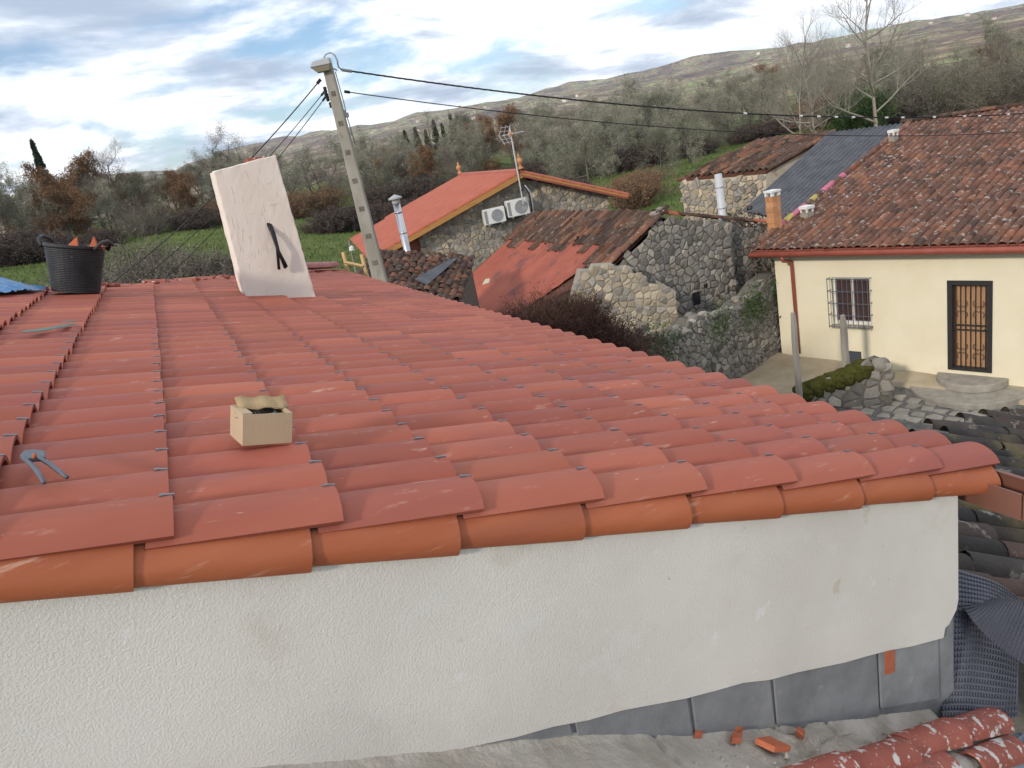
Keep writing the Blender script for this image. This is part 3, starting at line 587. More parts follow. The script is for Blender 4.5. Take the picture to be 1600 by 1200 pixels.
# ------------------------------------------------------------------ lower neighbouring roof at the foot of the gable
a2 = math.atan(.484); LN = V(math.sin(a2), 0, math.cos(a2)); LQ = V(1.04, .08, -1.315); LD = V(math.cos(a2), 0, -math.sin(a2))
def low_at(x, y, h=0): return onplane(x, y, LQ + LN * h, LN)
low_t = thing('lower_roof', 'mortar-smeared lower roof of the neighbour at the foot of the plaster gable', 'roof')
def lowroof():
    r = np.random.RandomState(3); nx, ny = 260, 70; vs = []
    from mathutils import noise as mn
    CR = [[low_at(*p)[:2] for p in q] for q in (((1163,1108),(1175,1125),(1190,1140)), ((1215,1200),(1232,1185),(1262,1176),(1290,1155)), ((1005,1150),(1040,1180),(1075,1205)), ((1100,1130),(1130,1128),(1150,1140)), ((1280,1130),(1310,1150),(1325,1145)), ((1190,1140),(1230,1150),(1255,1140)))]
    def crack(x, y):
        b = 9.
        for q in CR:
            for a, c in zip(q[:-1], q[1:]):
                ab = c - a; t = max(0., min(1., ((x - a[0]) * ab[0] + (y - a[1]) * ab[1]) / (ab @ ab))); b = min(b, math.hypot(x - a[0] - t * ab[0], y - a[1] - t * ab[1]))
        return max(0., 1 - b / .012)
    for i in range(nx + 1):
        for k in range(ny + 1):
            x = -.6 + 3.55 * i / nx; y = .0985 - 1.5 * (k / ny) ** 1.5; z = LQ[2] - .484 * (x - 1.04)
            d = .0985 - y; h = .035 * math.exp(-d / .04) + .016 * mn.noise((x * 3, y * 5, 1)) + .006 * mn.noise((x * 17, y * 17, 4)) + .004 * mn.noise((x * 60, y * 60, 4)) - .028 * crack(x, y) - .10 * min(1, max(0, (d - .28) / .1)) 
            if x > 2.5: h -= (x - 2.5) * .9
            h += .05 * max(0, min(1, (1.25 - x) / .35))
            vs.append((x, y, z + h))
    W = ny + 1
    MB().add(vs, [(i*W+k, i*W+k+1, (i+1)*W+k+1, (i+1)*W+k) for i in range(nx) for k in range(ny)]).build('mortar_bed', MT['mortar'], low_t, smooth=True)
    rc = random.Random(19); mb = MB()
    for i in range(260):
        x = rc.uniform(.3, 2.5); y = .09 - rc.random() ** 1.5 * .42; z = LQ[2] - .484 * (x - 1.04) + .016 * mn.noise((x * 3, y * 5, 1)) - .10 * min(1, max(0, (.0985 - y - .28) / .1)) + .004; s = rc.uniform(.004, .017)
        mb.add([V(x, y, z) + s * V(*d) * rc.uniform(.6, 1.2) for d in ((1,0,0),(0,1,0),(-1,0,0),(0,-1,0),(.2,.1,.9),(0,0,-.5))], [(0,1,4),(1,2,4),(2,3,4),(3,0,4),(1,0,5),(2,1,5),(3,2,5),(0,3,5)])
    mb.build('rubble_crumbs', MT['mortar'], low_t, kind='stuff')
    n = 8
    def shell(P, Lt, r0, r1, name, mat, jit, seed):
        rr = random.Random(seed); vs = []
        for o in (0, .012):
            for x, s in ((-Lt, r0), (-Lt * .5, (r0 + r1) / 2), (0, r1)):
                for i in range(n + 1): a = math.pi * i / n; vs.append((x, (s - o) * math.cos(a), (s - o) * .8 * math.sin(a)))
        W = n + 1; T = 3 * W; fs = []
        for a in range(2):
            for i in range(n): fs.append((a*W+i, (a+1)*W+i, (a+1)*W+i+1, a*W+i+1)); fs.append((T+a*W+i+1, T+(a+1)*W+i+1, T+(a+1)*W+i, T+a*W+i))
        for i in range(n): fs.append((2*W+i, T+2*W+i, T+2*W+i+1, 2*W+i+1)); fs.append((i+1, T+i+1, T+i, i))
        fs += [(0, T, T+W, W), (W, T+W, T+2*W, 2*W)]
        me = MB().add(vs, fs).mesh(name, mat); smooth_by_angle(me); o = link(name, me, low_t); o.matrix_world = frame_matrix(P, nrm(LD + V(0, .10, 0)), LN, jit)
    for (px, py, h, s) in ((1412, 1180, .02, 1), (1490, 1147, .03, 2), (1556, 1128, .03, 3), (1320, 1205, .02, 4)):
        shell(low_at(px, py, h), .40, .060, .075, 'splattered_tile', MT['splat'], (0, 0, 0), s)
    for (px, py, h, s) in ((1475, 1200, -.02, 5), (1400, 1222, -.02, 6), (1580, 1172, -.03, 8)):
        shell(low_at(px, py, h), .40, .060, .075, 'splattered_tile', MT['splat'], (0, .03, .05), s)
    for px, py, s, an in ((1155,1112,.075,.9), (1190,1108,.08,.1), (1215,1105,.06,0.), (1268,1108,.075,.15), (1152,1142,.035,.1), (1150,1158,.035,.3), (1205,1168,.06,-.5), (1090,1150,.03,.4), (1250,1150,.03,1.)):
        P = low_at(px, py, .02); e = nrm(LD * math.cos(an) + V(0, 1, 0) * math.sin(an)); f = np.cross(LN, e)
        MB().prism([P - e * s, P - f * s * .5, P + e * s * 1.1, P + f * s * .6], LN * .022).build('brick_fragment', MT['brick'], low_t)
    pts = [low_at(1440, 1215, -.05), low_at(1640, 1215, -.05), low_at(1640, 1130, .0), low_at(1590, 1150, .0)]
    n = 24; vs = []
    for i in range(n + 1):
        for k in range(3):
            u = i / n; p = (pts[0] * (1 - u) + pts[1] * u) * (1 - k / 2) + (pts[3] * (1 - u) + pts[2] * u) * k / 2; vs.append(p + LN * (.012 * math.sin(u * 22)))
    o = MB().add(vs, [(i*3+k, (i+1)*3+k, (i+1)*3+k+1, i*3+k+1) for i in range(n) for k in range(2)]).build('fibre_sheet', MT['fibre'], low_t, smooth=True); s = o.modifiers.new('solid', 'SOLIDIFY'); s.thickness = .008
    MB().box((-.6, -2.2, -3.2), (2.5, .09, -2.75)).build('roof_base', MT['block'], low_t)
lowroof()
# dimpled drainage membrane draped in the gap
def membrane(label, corners, bulge, seed, flip=1):
    t = thing('drainage_membrane', label, 'membrane', group=None); c = [np.asarray(p) for p in corners]; nu, nv = 130, 130; vs = []
    nn = nrm(np.cross(c[1] - c[0], c[3] - c[0])) * flip
    for i in range(nu + 1):
        for k in range(nv + 1):
            u, v = i / nu, k / nv; p = (c[0] * (1 - u) + c[1] * u) * (1 - v) + (c[3] * (1 - u) + c[2] * u) * v
            h = bulge * math.sin(math.pi * u) * math.sin(math.pi * v * .9) + .02 * math.sin(5 * u + 3 * v + seed) 
            dim = .009 * (1 if ((i % 5) in (1, 2, 3) and (k % 5) in (1, 2, 3)) else 0)
            vs.append(p + nn * (h + dim))
    W = nv + 1
    o = MB().add(vs, [(i*W+k, (i+1)*W+k, (i+1)*W+k+1, i*W+k+1) for i in range(nu) for k in range(nv)]).build('sheet', MT['membrane'], t, smooth=False)
membrane('dark dimpled drainage membrane draped down beside the plaster corner', [at(1470,1125,4.0), at(1590,1120,4.1), at(1590,935,4.9), at(1480,880,4.4)], .10, 1)
membrane('dark dimpled drainage membrane flap folded over another, under the mossy black tiles', [at(1500,945,4.25), at(1640,1080,3.9), at(1640,965,4.2), at(1545,935,4.5)], .05, 3)

# ------------------------------------------------------------------ barrel-tile roofs and stone walls of the village
def barrel(Lt, r0, r1, th=.014, n=6, hh=.75):
    vs = []
    for o in (0, th):
        for x, s in ((-Lt, r0), (0, r1)):
            for i in range(n + 1): a = math.pi * i / n; vs.append(((x), (s - o) * math.cos(a), (s - o) * hh * math.sin(a)))
    W = n + 1; T = 2 * W; fs = []
    for i in range(n): fs += [(i, W+i, W+i+1, i+1), (T+i+1, T+W+i+1, T+W+i, T+i), (W+i, T+W+i, T+W+i+1, W+i+1)]
    fs += [(0, T, T+W, W), (n, W+n, T+W+n, T+n)]
    return np.array(vs, float), fs
def barrel_roof(parent, O, down, along, nrows, ncols, pitch, expo, mat, seed, jit=.03, keep=None, maxn=300, rad=None, special=None, lift=.0):
    """rows run along 'along' (pitch), tiles step down 'down'; O = upper end of the first row"""
    rr = random.Random(seed); nrm_ = nrm(np.cross(down, along)); 
    if nrm_[2] < 0: nrm_ = -nrm_
    rad = rad or pitch * .5; v, f = barrel(expo * 1.22, rad * .84, rad); items = []
    for r in range(nrows):
        for c in range(ncols):
            P = O + along * (r * pitch) + down * ((c + 1) * expo)
            if keep and not keep(r, c, P): continue
            P = P + nrm_ * (lift + rr.uniform(-.4, .6) * jit * .4) + along * rr.uniform(-.3, .3) * jit + down * rr.uniform(-1, 1) * jit
            m = frame_matrix(P, down, nrm_, (rr.uniform(-1, 1) * jit * 1.5, .045 + rr.uniform(-1, 1) * jit * .6, rr.uniform(-1, 1) * jit * 1.6))
            items.append((np.linalg.norm(P - CAM), r, c, m))
    items.sort(key=lambda i: i[0])
    me = {}
    def mesh_for(mt):
        if mt.name not in me:
            q = MB().add(v, f).mesh('tile', mt); smooth_by_angle(q, 50); me[mt.name] = q
        return me[mt.name]
    for d, r, c, m in items[:maxn]:
        mt = special(r, c, rr) if special else None
        o = link('tile', mesh_for(mt or mat), parent); o.matrix_world = m
    if len(items) > maxn: merged('tile', [(v, f, m) for d, r, c, m in items[maxn:]], mat, parent, 50)
def clip_poly(poly, p, n):                           # keep side where (x-p).n <= 0
    out = []
    for i in range(len(poly)):
        a, b = poly[i], poly[(i + 1) % len(poly)]; da = (a[0]-p[0])*n[0] + (a[1]-p[1])*n[1]; db = (b[0]-p[0])*n[0] + (b[1]-p[1])*n[1]
        if da <= 0: out.append(a)
        if da * db < 0: t = da / (da - db); out.append((a[0] + t * (b[0] - a[0]), a[1] + t * (b[1] - a[1])))
    return out
def inside(poly, x, y):
    c = False; j = len(poly) - 1
    for i in range(len(poly)):
        xi, yi = poly[i]; xj, yj = poly[j]
        if (yi > y) != (yj > y) and x < (xj - xi) * (y - yi) / (yj - yi) + xi: c = not c
        j = i
    return c
def stone_wall(parent, O, a, n, poly, size, thick, mats, seed, joint='joint', maxn=300, body=True, flat=.62, body_name='wall', pick=None):
    """poly: outline (s, z) in the wall plane through O along a; n faces the viewer; stones stand proud of the joint body"""
    rr = random.Random(seed); a = nrm(a); n = nrm(n); up = V(0, 0, 1)
    to3 = lambda s, z, d=0.: O + a * s + up * z + n * d
    if body: MB().prism([to3(s, z, 0) for s, z in poly], -n * thick).build(body_name, MT[joint], parent)
    s0, s1 = min(p[0] for p in poly), max(p[0] for p in poly); z0, z1 = min(p[1] for p in poly), max(p[1] for p in poly)
    seeds = []; z = z0 - size; row = 0
    while z < z1 + size:
        s = s0 - size * 1.5 + (row % 2) * size * .6
        while s < s1 + size * 1.5:
            rr.random() > .22 and seeds.append((s + rr.uniform(-.42, .42) * size, z + rr.uniform(-.34, .34) * size)); s += size * rr.uniform(.75, 1.6)
        z += size * flat; row += 1
    S = np.array(seeds); stones = []
    for i, (sx, sz) in enumerate(seeds):
        if not inside(poly, sx, sz): continue
        dd = (S[:, 0] - sx) ** 2 + (S[:, 1] - sz) ** 2; near = np.argsort(dd)[1:15]
        cell = [(sx - size*2, sz - size*2), (sx + size*2, sz - size*2), (sx + size*2, sz + size*2), (sx - size*2, sz + size*2)]
        for k in near:
            q = S[k]; mid = ((sx + q[0]) / 2, (sz + q[1]) / 2); cell = clip_poly(cell, mid, (q[0] - sx, q[1] - sz))
            if len(cell) < 3: break
        if len(cell) < 3: continue
        cx = sum(p[0] for p in cell) / len(cell); cz = sum(p[1] for p in cell) / len(cell)
        g = size * .035; pr = size * rr.uniform(.08, .22); tx, tz_ = rr.uniform(-.12, .12), rr.uniform(-.12, .12)
        def ring(k, d, jt): return [to3(cx + (p[0] - cx) * k + rr.uniform(-jt, jt), cz + (p[1] - cz) * k + rr.uniform(-jt, jt), d + (p[0] - cx) * tx * (d > 0) + (p[1] - cz) * tz_ * (d > 0)) for p in cell]
        cc = []
        for q0, q1 in zip(cell, cell[1:] + cell[:1]):
            cc.append(q0); ed = math.hypot(q1[0]-q0[0], q1[1]-q0[1])
            if ed > size * .3: cc.append(((q0[0]+q1[0])/2 + rr.uniform(-.12, .10) * ed * .8, (q0[1]+q1[1])/2 + rr.uniform(-.12, .10) * ed * .8))
        cell = cc; m = len(cell); k0 = 1 - g / size * 2 - rr.uniform(0, .06)
        vs = ring(k0, -.01, 0) + ring(k0 * .96, pr * .5, g * .7) + ring(k0 * .70, pr, g * 1.6)
        fs = [(i2, (i2+1) % m, m + (i2+1) % m, m + i2) for i2 in range(m)] + [(m+i2, m + (i2+1) % m, 2*m + (i2+1) % m, 2*m + i2) for i2 in range(m)] + [tuple(range(2*m, 3*m))]
        ar = size * size * len(cell); stones.append((np.linalg.norm(to3(cx, cz) - CAM) , vs, fs, (cx, cz)))
    stones.sort(key=lambda t: t[0])
    mats = mats if isinstance(mats, list) else [mats]
    for d, vs, fs, c in stones[:maxn]:
        mt = MT[pick(*c)] if pick else MT[rr.choice(mats)]
        MB().add(vs, fs).build('stone', mt, parent, smooth=False)
    if len(stones) > maxn:
        mb = MB()
        for d, vs, fs, c in stones[maxn:]: mb.add(vs, fs, rr.randrange(len(mats)))
        mb.build('stone', [MT[m_] for m_ in mats], parent, kind='stuff')

# ------------------------------------------------------------------ cream yellow house across the yard
FD, FN = V(-.27, .963, 0), V(-.963, -.27, 0); FD = nrm(FD); FN = nrm(FN); DP = at(1482, 577, 20)
fz = lambda s, z, o=0.: V(DP[0], DP[1], 0) + FD * s + V(0, 0, z) + FN * o
yh = thing('yellow_house', 'cream yellow house with rusty brown tile roof and barred door and window', 'house', tuple(fz(-2, -6.4)))
YP = lambda o: shift(o)
def yellow():
    REC = []
    def B(mb, nm, mt, **k):
        o = shift(mb.build(nm, mt, yh, **k)); REC.append(o); return o
    fr = lambda s, o, z: fz(s, z, o)
    # wall with openings built from panels
    S0, S1, Z0, Z1 = -9., 4.17, -7.2, -3.22
    ops = [(-.89, .01, -6.16, -4.05), (1.72, 2.65, -5.20, -3.995), (2.00, 2.35, -6.36, -5.90)]
    ss = sorted({S0, S1} | {o[0] for o in ops} | {o[1] for o in ops}); mb = MB()
    for a, b in zip(ss[:-1], ss[1:]):
        hs = sorted([(o[2], o[3]) for o in ops if o[0] <= a + 1e-6 and o[1] >= b - 1e-6]); z = Z0
        for h0, h1 in hs + [(Z1, Z1)]:
            if h0 > z: mb.box((a, -.3, z), (b, 0, h0), 0, fr)
            z = h1
    mb.box((S0, -10.0, Z0), (S1, -.3, Z1 - .02), 0, fr)
    B(mb, 'wall', MT['yellow'])
    # door
    k = .10; mb = MB(); a, b, c, d = ops[0]
    mb.box((a, -.12, c), (a + k, .02, d), 0, fr); mb.box((b - k, -.12, c), (b, .02, d), 0, fr); mb.box((a + k, -.12, d - k), (b - k, .02, d), 0, fr); mb.box((a + k, -.12, c), (b - k, .02, c + .06), 0, fr)
    del REC[:]; B(mb, 'door_frame', MT['iron'])
    mb = MB(); mb.box((a + k, -.20, c + .06), (b - k, -.15, d - k), 0, fr)
    for i in range(2):
        for j in range(2):
            s = a + k + .06 + i * .33; z = c + .16 + j * .95; mb.box((s, -.15, z), (s + .25, -.135, z + .80), 0, fr)
    door = B(mb, 'door', MT['doorwood'], bevel=.006)
    for i in range(7):
        s = a + k + .05 + i * (b - a - 2 * k - .1) / 6; B(MB().tube([fz(s, c + .06, -.05), fz(s, d - k, -.05)], .011, 6), 'bar', MT['iron'])
    for z in (c + .95, c + 1.06): B(MB().box((a + k, -.065, z), (b - k, -.035, z + .025), 0, fr), 'crossbar', MT['iron'])
    for i in range(2):
        for z0, sg in ((c + .30, 1), (c + .62, -1), (c + 1.28, 1), (c + 1.62, -1)):
            for sd in (-1, 1):
                sc_ = a + k + .19 + i * .33; pts = []
                for q in range(13):
                    an = q / 12 * 4.4; rr_ = .065 * (1 - q / 17); pts.append(fz(sc_ + sd * (.075 - rr_ * math.cos(an)), z0 + sg * (rr_ * math.sin(an) + .10 * (1 - q / 12)), -.045))
                B(MB().tube(pts, .007, 5), 'scroll', MT['iron'])
    B(MB().tube([fz(a + .05, c + 1.03, .02), fz(a + .05, c + 1.03, .07), fz(a + .14, c + 1.03, .07)], .012, 6), 'handle', MT['iron'])
    nest(door, list(REC)); del REC[:]
    # window
    a, b, c, d = ops[1]; mb = MB(); mb.box((a, -.16, c), (b, -.12, d), 0, fr); B(mb, 'pane', MT['glass'])
    mb = MB()
    for s0, s1, z0, z1 in ((a, a + .045, c, d), (b - .045, b, c, d), (a + .045, b - .045, d - .045, d), (a + .045, b - .045, c, c + .07), ((a + b) / 2 - .025, (a + b) / 2 + .025, c + .07, d - .045)): mb.box((s0, -.12, z0), (s1, -.07, z1), 0, fr)
    wfr = B(mb, 'window_frame', MT['white'])
    B(MB().box((a - .04, -.1, c - .05), (b + .04, .07, c - .004), 0, fr), 'sill', MT['concrete'])
    for i in range(9): s = a - .03 + i * (b - a + .06) / 8; B(MB().tube([fz(s, c - .04, .2), fz(s, d + .03, .2)], .010, 5), 'bar', MT['greyiron'])
    for i in range(5): z = c - .02 + i * (d - c + .02) / 4; B(MB().tube([fz(a - .04, z, 0), fz(a - .04, z, .2), fz(b + .04, z, .2), fz(b + .04, z, 0)], .010, 5), 'bar', MT['greyiron'])
    nest(wfr, list(REC))
    # cellar vent
    a, b, c, d = ops[2]; mb = MB(); mb.box((a, -.1, c), (b, -.06, d), 0, fr)
    for i in range(8): z = c + .02 + i * (d - c - .04) / 8; mb.hexa([fz(a+.02, z, -.06), fz(b-.02, z, -.06), fz(b-.02, z+.01, -.06), fz(a+.02, z+.01, -.06), fz(a+.02, z+.035, -.02), fz(b-.02, z+.035, -.02), fz(b-.02, z+.045, -.02), fz(a+.02, z+.045, -.02)])
    B(mb, 'vent', MT['greyiron'])
    # gutter, downpipe
    pts = [fz(s, -3.30, .40) for s in (4.62, -9)]; B(MB().tube(pts, .075, 10), 'gutter', MT['redpaint'], smooth=True)
    B(MB().box((-9, .0, -3.26), (4.5, .33, -3.20), 0, fr), 'eave_board', MT['redpaint'])
    s = 3.66; B(MB().tube([fz(3.72, -3.36, .40), fz(3.72, -3.48, .36), fz(s, -3.56, .09), fz(s, -3.7, .06), fz(s - .02, -6.05, .06)], .045, 8), 'downpipe', MT['redpaint'], smooth=True)
    # roof
    E0 = fz(4.57, -3.20, .37); run, rise = 10.28, 1.95; dn = nrm(FN * run + V(0, 0, -rise)); L = math.hypot(run, rise); top = E0 - dn * L
    mb = MB(); nn = nrm(np.cross(dn, -FD)); nn = nn if nn[2] > 0 else -nn
    mb.prism([E0 - nn * .03, E0 - nn * .03 - FD * 13.5, top - nn * .03 - FD * 13.5, top - nn * .03], -nn * .06); B(mb, 'roof_deck', MT['deck'])
    q = top - FN * 8 + V(0, 0, -1.7); mb = MB(); mb.prism([top - nn * .03, top - nn * .03 - FD * 13.5, q - FD * 13.5, q], V(0, 0, -.06)); B(mb, 'roof_deck', MT['rusttile'])
    def keep(r, c, P): return True
    def special(r, c, rr): 
        if r == 0 and 5 <= c <= 16 or r == 1 and 7 <= c <= 13: return MT['pinktile'] if rr.random() < .55 else (MT['yellowtile'] if rr.random() < .25 else None)
        return None
    sub = bpy.data.objects
    n0 = len(yh.children)
    ord_ = {}
    barrel_roof(yh, top + dn * 0, dn, -FD, 68, 33, .185, L / 33, MT['rusttile'], 21, .026, keep, 300, .098)
    for o in yh.children[n0:]: pass
    mb = MB(); rr = random.Random(6)
    for c in range(29):                              # coloured verge tiles
        v, f = barrel(.42, .09, .105); P = E0 - dn * (L - (c + 1) * L / 29) + FD * .03 + nn * (.05 + rr.uniform(0, .012))
        mt = MT['rusttile'] if not 14 <= c <= 24 else (MT['pinktile'] if rr.random() < .6 else (MT['yellowtile'] if rr.random() < .4 else MT['rusttile']))
        me = MB().add(v, f).mesh('verge_tile', mt); o = link('verge_tile', me, yh); o.matrix_world = frame_matrix(P, dn, nn, (0, .05, rr.uniform(-.05, .05)))
    for i in range(34):
        v, f = barrel(.44, .11, .125); P = top - FD * (.4 * i - .35) + nn * .07 ; me_ = MB().add(v, f).mesh('ridge_tile', MT['oldtile']); o = link('ridge_tile', me_, yh); o.matrix_world = frame_matrix(P, FD, V(0, 0, 1), (rr.uniform(-.06, .06), rr.uniform(-.04, .04), rr.uniform(-.06, .06)))
    # moss and foam patches read as lumps at the ridge corner
    for (px, py, w, h, nm) in ((1392, 226, .20, .70, 'white_flue_cap'), (1256, 346, .24, .62, 'white_flue_cap')):
        P = onplane(px, py, E0, nn) + FN * -.2; mb = MB(); mb.box((P[0]-w/2, P[1]-w/2, P[2]-.3), (P[0]+w/2, P[1]+w/2, P[2]+h*.35)); 
        shift(mb.build('flue_stub', MT['concrete'], yh)); mb = MB(); mb.box((P[0]-w*.6, P[1]-w*.6, P[2]+h*.5), (P[0]+w*.6, P[1]+w*.6, P[2]+h*.62))
        for sx in (-1, 1):
            for sy in (-1, 1): mb.box((P[0]+sx*w*.42-.02, P[1]+sy*w*.42-.02, P[2]+h*.35), (P[0]+sx*w*.42+.02, P[1]+sy*w*.42+.02, P[2]+h*.5))
        shift(mb.build(nm, MT['white'], yh))
    for o in yh.children:
        if o.name.split('.')[0] in ('tile', 'verge_tile', 'ridge_tile') and o.matrix_parent_inverse == Matrix(): pass
yellow()
for o in yh.children:                                # parts placed by world matrix keep it
    if o.name.split('.')[0] in ('tile', 'verge_tile', 'ridge_tile'): o.matrix_parent_inverse = Matrix.Translation(-Vector(yh.location))
# entrance steps, paving, sandy apron
def steps():
    t = thing('entrance_steps', 'two half-round worn concrete steps below the barred door', 'steps', tuple(fz(-.44, -6.45)))
    for nm, rx, ry, z0, z1, m_ in (('lower_step', 1.25, 1.35, -6.62, -6.42, 'concrete'), ('upper_step', .72, .72, -6.418, -6.24, 'concrete')):
        pts = [fz(-.5 + rx * math.cos(q), z0, max(.004, ry * math.sin(q))) for q in np.linspace(0, math.pi, 22)]
        shift(MB().prism(pts, (0, 0, z1 - z0)).build(nm, MT[m_], t, bevel=.02))
steps()
pv = thing('stone_paving', 'mossy stone slab paving in front of the house steps', 'paving', tuple(fz(.8, -6.55, 1.6)))
rr = random.Random(9)
shift(MB().prism([fz(1.7, -6.66, .9), fz(1.6, -6.66, 2.4), fz(.2, -6.66, 2.7), fz(-1.4, -6.66, 2.5), fz(-1.4, -6.66, 1.2)], (0, 0, .05)).build('bed', MT['moss'], pv))
for i in range(9):
    for j in range(4):
        s, o = 1.55 - i * .33 + rr.uniform(-.04, .04), 1.25 + j * .32 + rr.uniform(-.04, .04) - (.25 if i < 2 else 0)
        w, h = rr.uniform(.12, .15), rr.uniform(.11, .14); z = tz(*fz(s, 0, o)[:2]) - .02
        pts = [fz(s + w * x + rr.uniform(-.055, .05), z, o + h * y + rr.uniform(-.055, .05)) for x, y in ((-1,-1),(1,-1),(1.05,0),(1,1),(-1,1))]
        shift(MB().prism(pts, (0, 0, .05)).build('paving_slab', MT['concrete'], pv, bevel=.008))
ap = thing('sandy_apron', 'bare sandy strip of ground along the yellow wall', 'ground strip', tuple(fz(3, -6.4)))
vs = []; nS, nO = 26, 12
for i in range(nS + 1):
    for j in range(nO + 1):
        s = 4.6 - 8.4 * i / nS; o = .0 + 2.3 * j / nO * (1 if s > 2.4 else max(.3, 1 - .5 * (2.4 - s))); z = -6.12 - .055 * (4.17 - s) - .05 * o - (.25 if j == nO else 0) + .02 * math.sin(s * 3 + o * 4); vs.append(fz(s, z, o))
shift(MB().add(vs, [(i*(nO+1)+j, (i+1)*(nO+1)+j, (i+1)*(nO+1)+j+1, i*(nO+1)+j+1) for i in range(nS) for j in range(nO)]).build('sand', MT['sand'], ap, smooth=True))
# mossy boulder wall in the yard and its two posts
def boulder(P, rx, ry, rz, seed, mat, parent, name='boulder'):
    from mathutils import noise as mn
    vs = []; na, nb = 9, 12
    for a in range(na + 1):
        for b in range(nb):
            q = math.pi * a / na; w = 2 * math.pi * b / nb; d = V(math.sin(q) * math.cos(w), math.sin(q) * math.sin(w), math.cos(q))
            k = 1 + .28 * mn.noise(Vector(d * 1.6) + Vector((seed * 3.1, seed, 0))) + .10 * mn.noise(Vector(d * 4) + Vector((seed, 0, 5))); vs.append(P + k * d * V(rx, ry, rz))
    o = MB().add(vs, [(a*nb+b, (a+1)*nb+b, (a+1)*nb+(b+1) % nb, a*nb+(b+1) % nb) for a in range(na) for b in range(nb)]).build(name, mat, parent, smooth=True); return o
bw = thing('boulder_wall', 'mossy heap-like wall of grey boulders in front of the yellow house', 'stone wall', (0, 0, 0))
rr = random.Random(17)
A, Bp = atz(1268, 622, -6.3), atz(1395, 622, -6.45)
wa = nrm((Bp - A) * V(1, 1, 0)); wn = V(wa[1], -wa[0], 0); wO = V(A[0], A[1], 0) + wn * .30
gq = lambda x, y: (lambda q: (float(np.dot(q - wO, wa)), q[2]))(onplane(x, y, wO, wn))
stone_wall(bw, wO, wa, wn, [gq(1240, 650), gq(1252, 614), gq(1290, 600), gq(1325, 588), gq(1350, 574), gq(1372, 566), gq(1388, 572), gq(1394, 600), gq(1394, 660)], .22, .5, ['darkstone', 'stone', 'darkstone'], 33, 'joint', 300, flat=.8)
for i, (px, py, d, r_) in enumerate(((1376, 574, .1, .20), (1360, 582, .05, .16), (1388, 590, .1, .15), (1345, 592, .1, .14), (1385, 612, .1, .16), (1300, 606, .08, .14), (1322, 602, .06, .13), (1280, 612, .1, .15), (1262, 622, .1, .13))):
    boulder(onplane(px, py, wO, wn) - wn * .12, r_ * 1.1, r_, r_ * .9, i + 3, MT['darkstone' if i % 2 else 'stone'], bw, 'stone')
mp_ = [onplane(px, py, wO, wn) - wn * .16 + V(0, 0, .02) for px, py in ((1250, 617), (1268, 610), (1285, 603), (1302, 597), (1318, 592), (1332, 586), (1346, 580), (1356, 574))]
for k, (p, q) in enumerate(zip(mp_[:-1], mp_[1:])):
    boulder((p + q) / 2, .27, .30, .13, 70 + k, MT['moss'], bw, 'moss_cushion')
    boulder((p * .3 + q * .7) + wn * .16 - V(0, 0, .10), .15, .12, .16, 80 + k, MT['moss'], bw, 'moss_cushion')
for lab, (x0, y0), (x1, y1), D, w in (('weathered grey granite post standing before the barred window', (1317, 492), (1320, 600), 18.7, .13), ('weathered grey granite post beside the red downpipe', (1239, 488), (1246, 640), 17.4, .11)):
    T = at(x0, y0, D); t = thing('granite_post', lab, 'post', (T[0], T[1], -6.45), 'granite posts in the yard'); B_ = V(T[0], T[1], -6.6); w2 = w / 2; rr = random.Random(int(x0)); mb = MB(); vs = []
    for k in range(9):
        f = k / 8; c = B_ * (1 - f) + T * f + V(rr.uniform(-.012, .012), rr.uniform(-.012, .012), 0); s = w2 * (1.05 - .15 * f) * (.7 if k == 8 else 1)
        vs += [c + V(-s, -s, 0), c + V(s, -s, rr.uniform(0, .02)), c + V(s, s, 0), c + V(-s, s, 0)]
    fs = [(k*4+i, k*4+(i+1) % 4, k*4+4+(i+1) % 4, k*4+4+i) for k in range(8) for i in range(4)] + [(32,33,34,35)]
    shift(mb.add(vs, fs).build('shaft', MT['pole'], t, bevel=.012))

# ------------------------------------------------------------------ mossy black neighbouring roof beyond the gutter
nb = thing('mossy_roof', 'old roof of mossy black barrel tiles beyond the brown gutter', 'roof')
T25 = math.radians(30); a3 = math.radians(17); ND = nrm(V(math.cos(T25) * math.cos(a3), -math.sin(T25) * math.cos(a3), -math.sin(a3))); NA = V(math.sin(T25), math.cos(T25), 0); NN = nrm(np.cross(ND, NA)); NN = NN if NN[2] > 0 else -NN
NP = at(1500, 780, 6.3)
O_ = NP - ND * 1.45 - NA * 1.65
def keepn(r, c, P): return True
barrel_roof(nb, O_, ND, NA, 19, 12, .215, .34, MT['mosstile'], 31, .045, lambda r, c, P: np.dot(P - NP, NA) < .9 + .85 * max(0, np.dot(P - NP, ND) - .1) and P[0] > 3.0, 300, .108)
MB().prism([O_ + ND * u + NA * v - NN * .05 for u, v in ((.3, .1), (4.2, .1), (4.2, 4.0), (3.2, 4.0), (1.5, 2.5), (.3, 2.5))], -NN * .1).build('roof_deck', MT['deck'], nb)
c0 = O_ + ND * .7 + NA * .4 - NN * .2; c1 = O_ + ND * 4.3 + NA * 6.1 - NN * .2
cs = [O_ + ND * u + NA * v for u, v in ((.9, .3), (4.0, .3), (4.0, 2.6), (.9, 2.3))]
MB().hexa([V(p[0], p[1], -7) for p in cs] + [p - NN * .2 for p in cs]).build('wall', MT['darkstone'], nb)

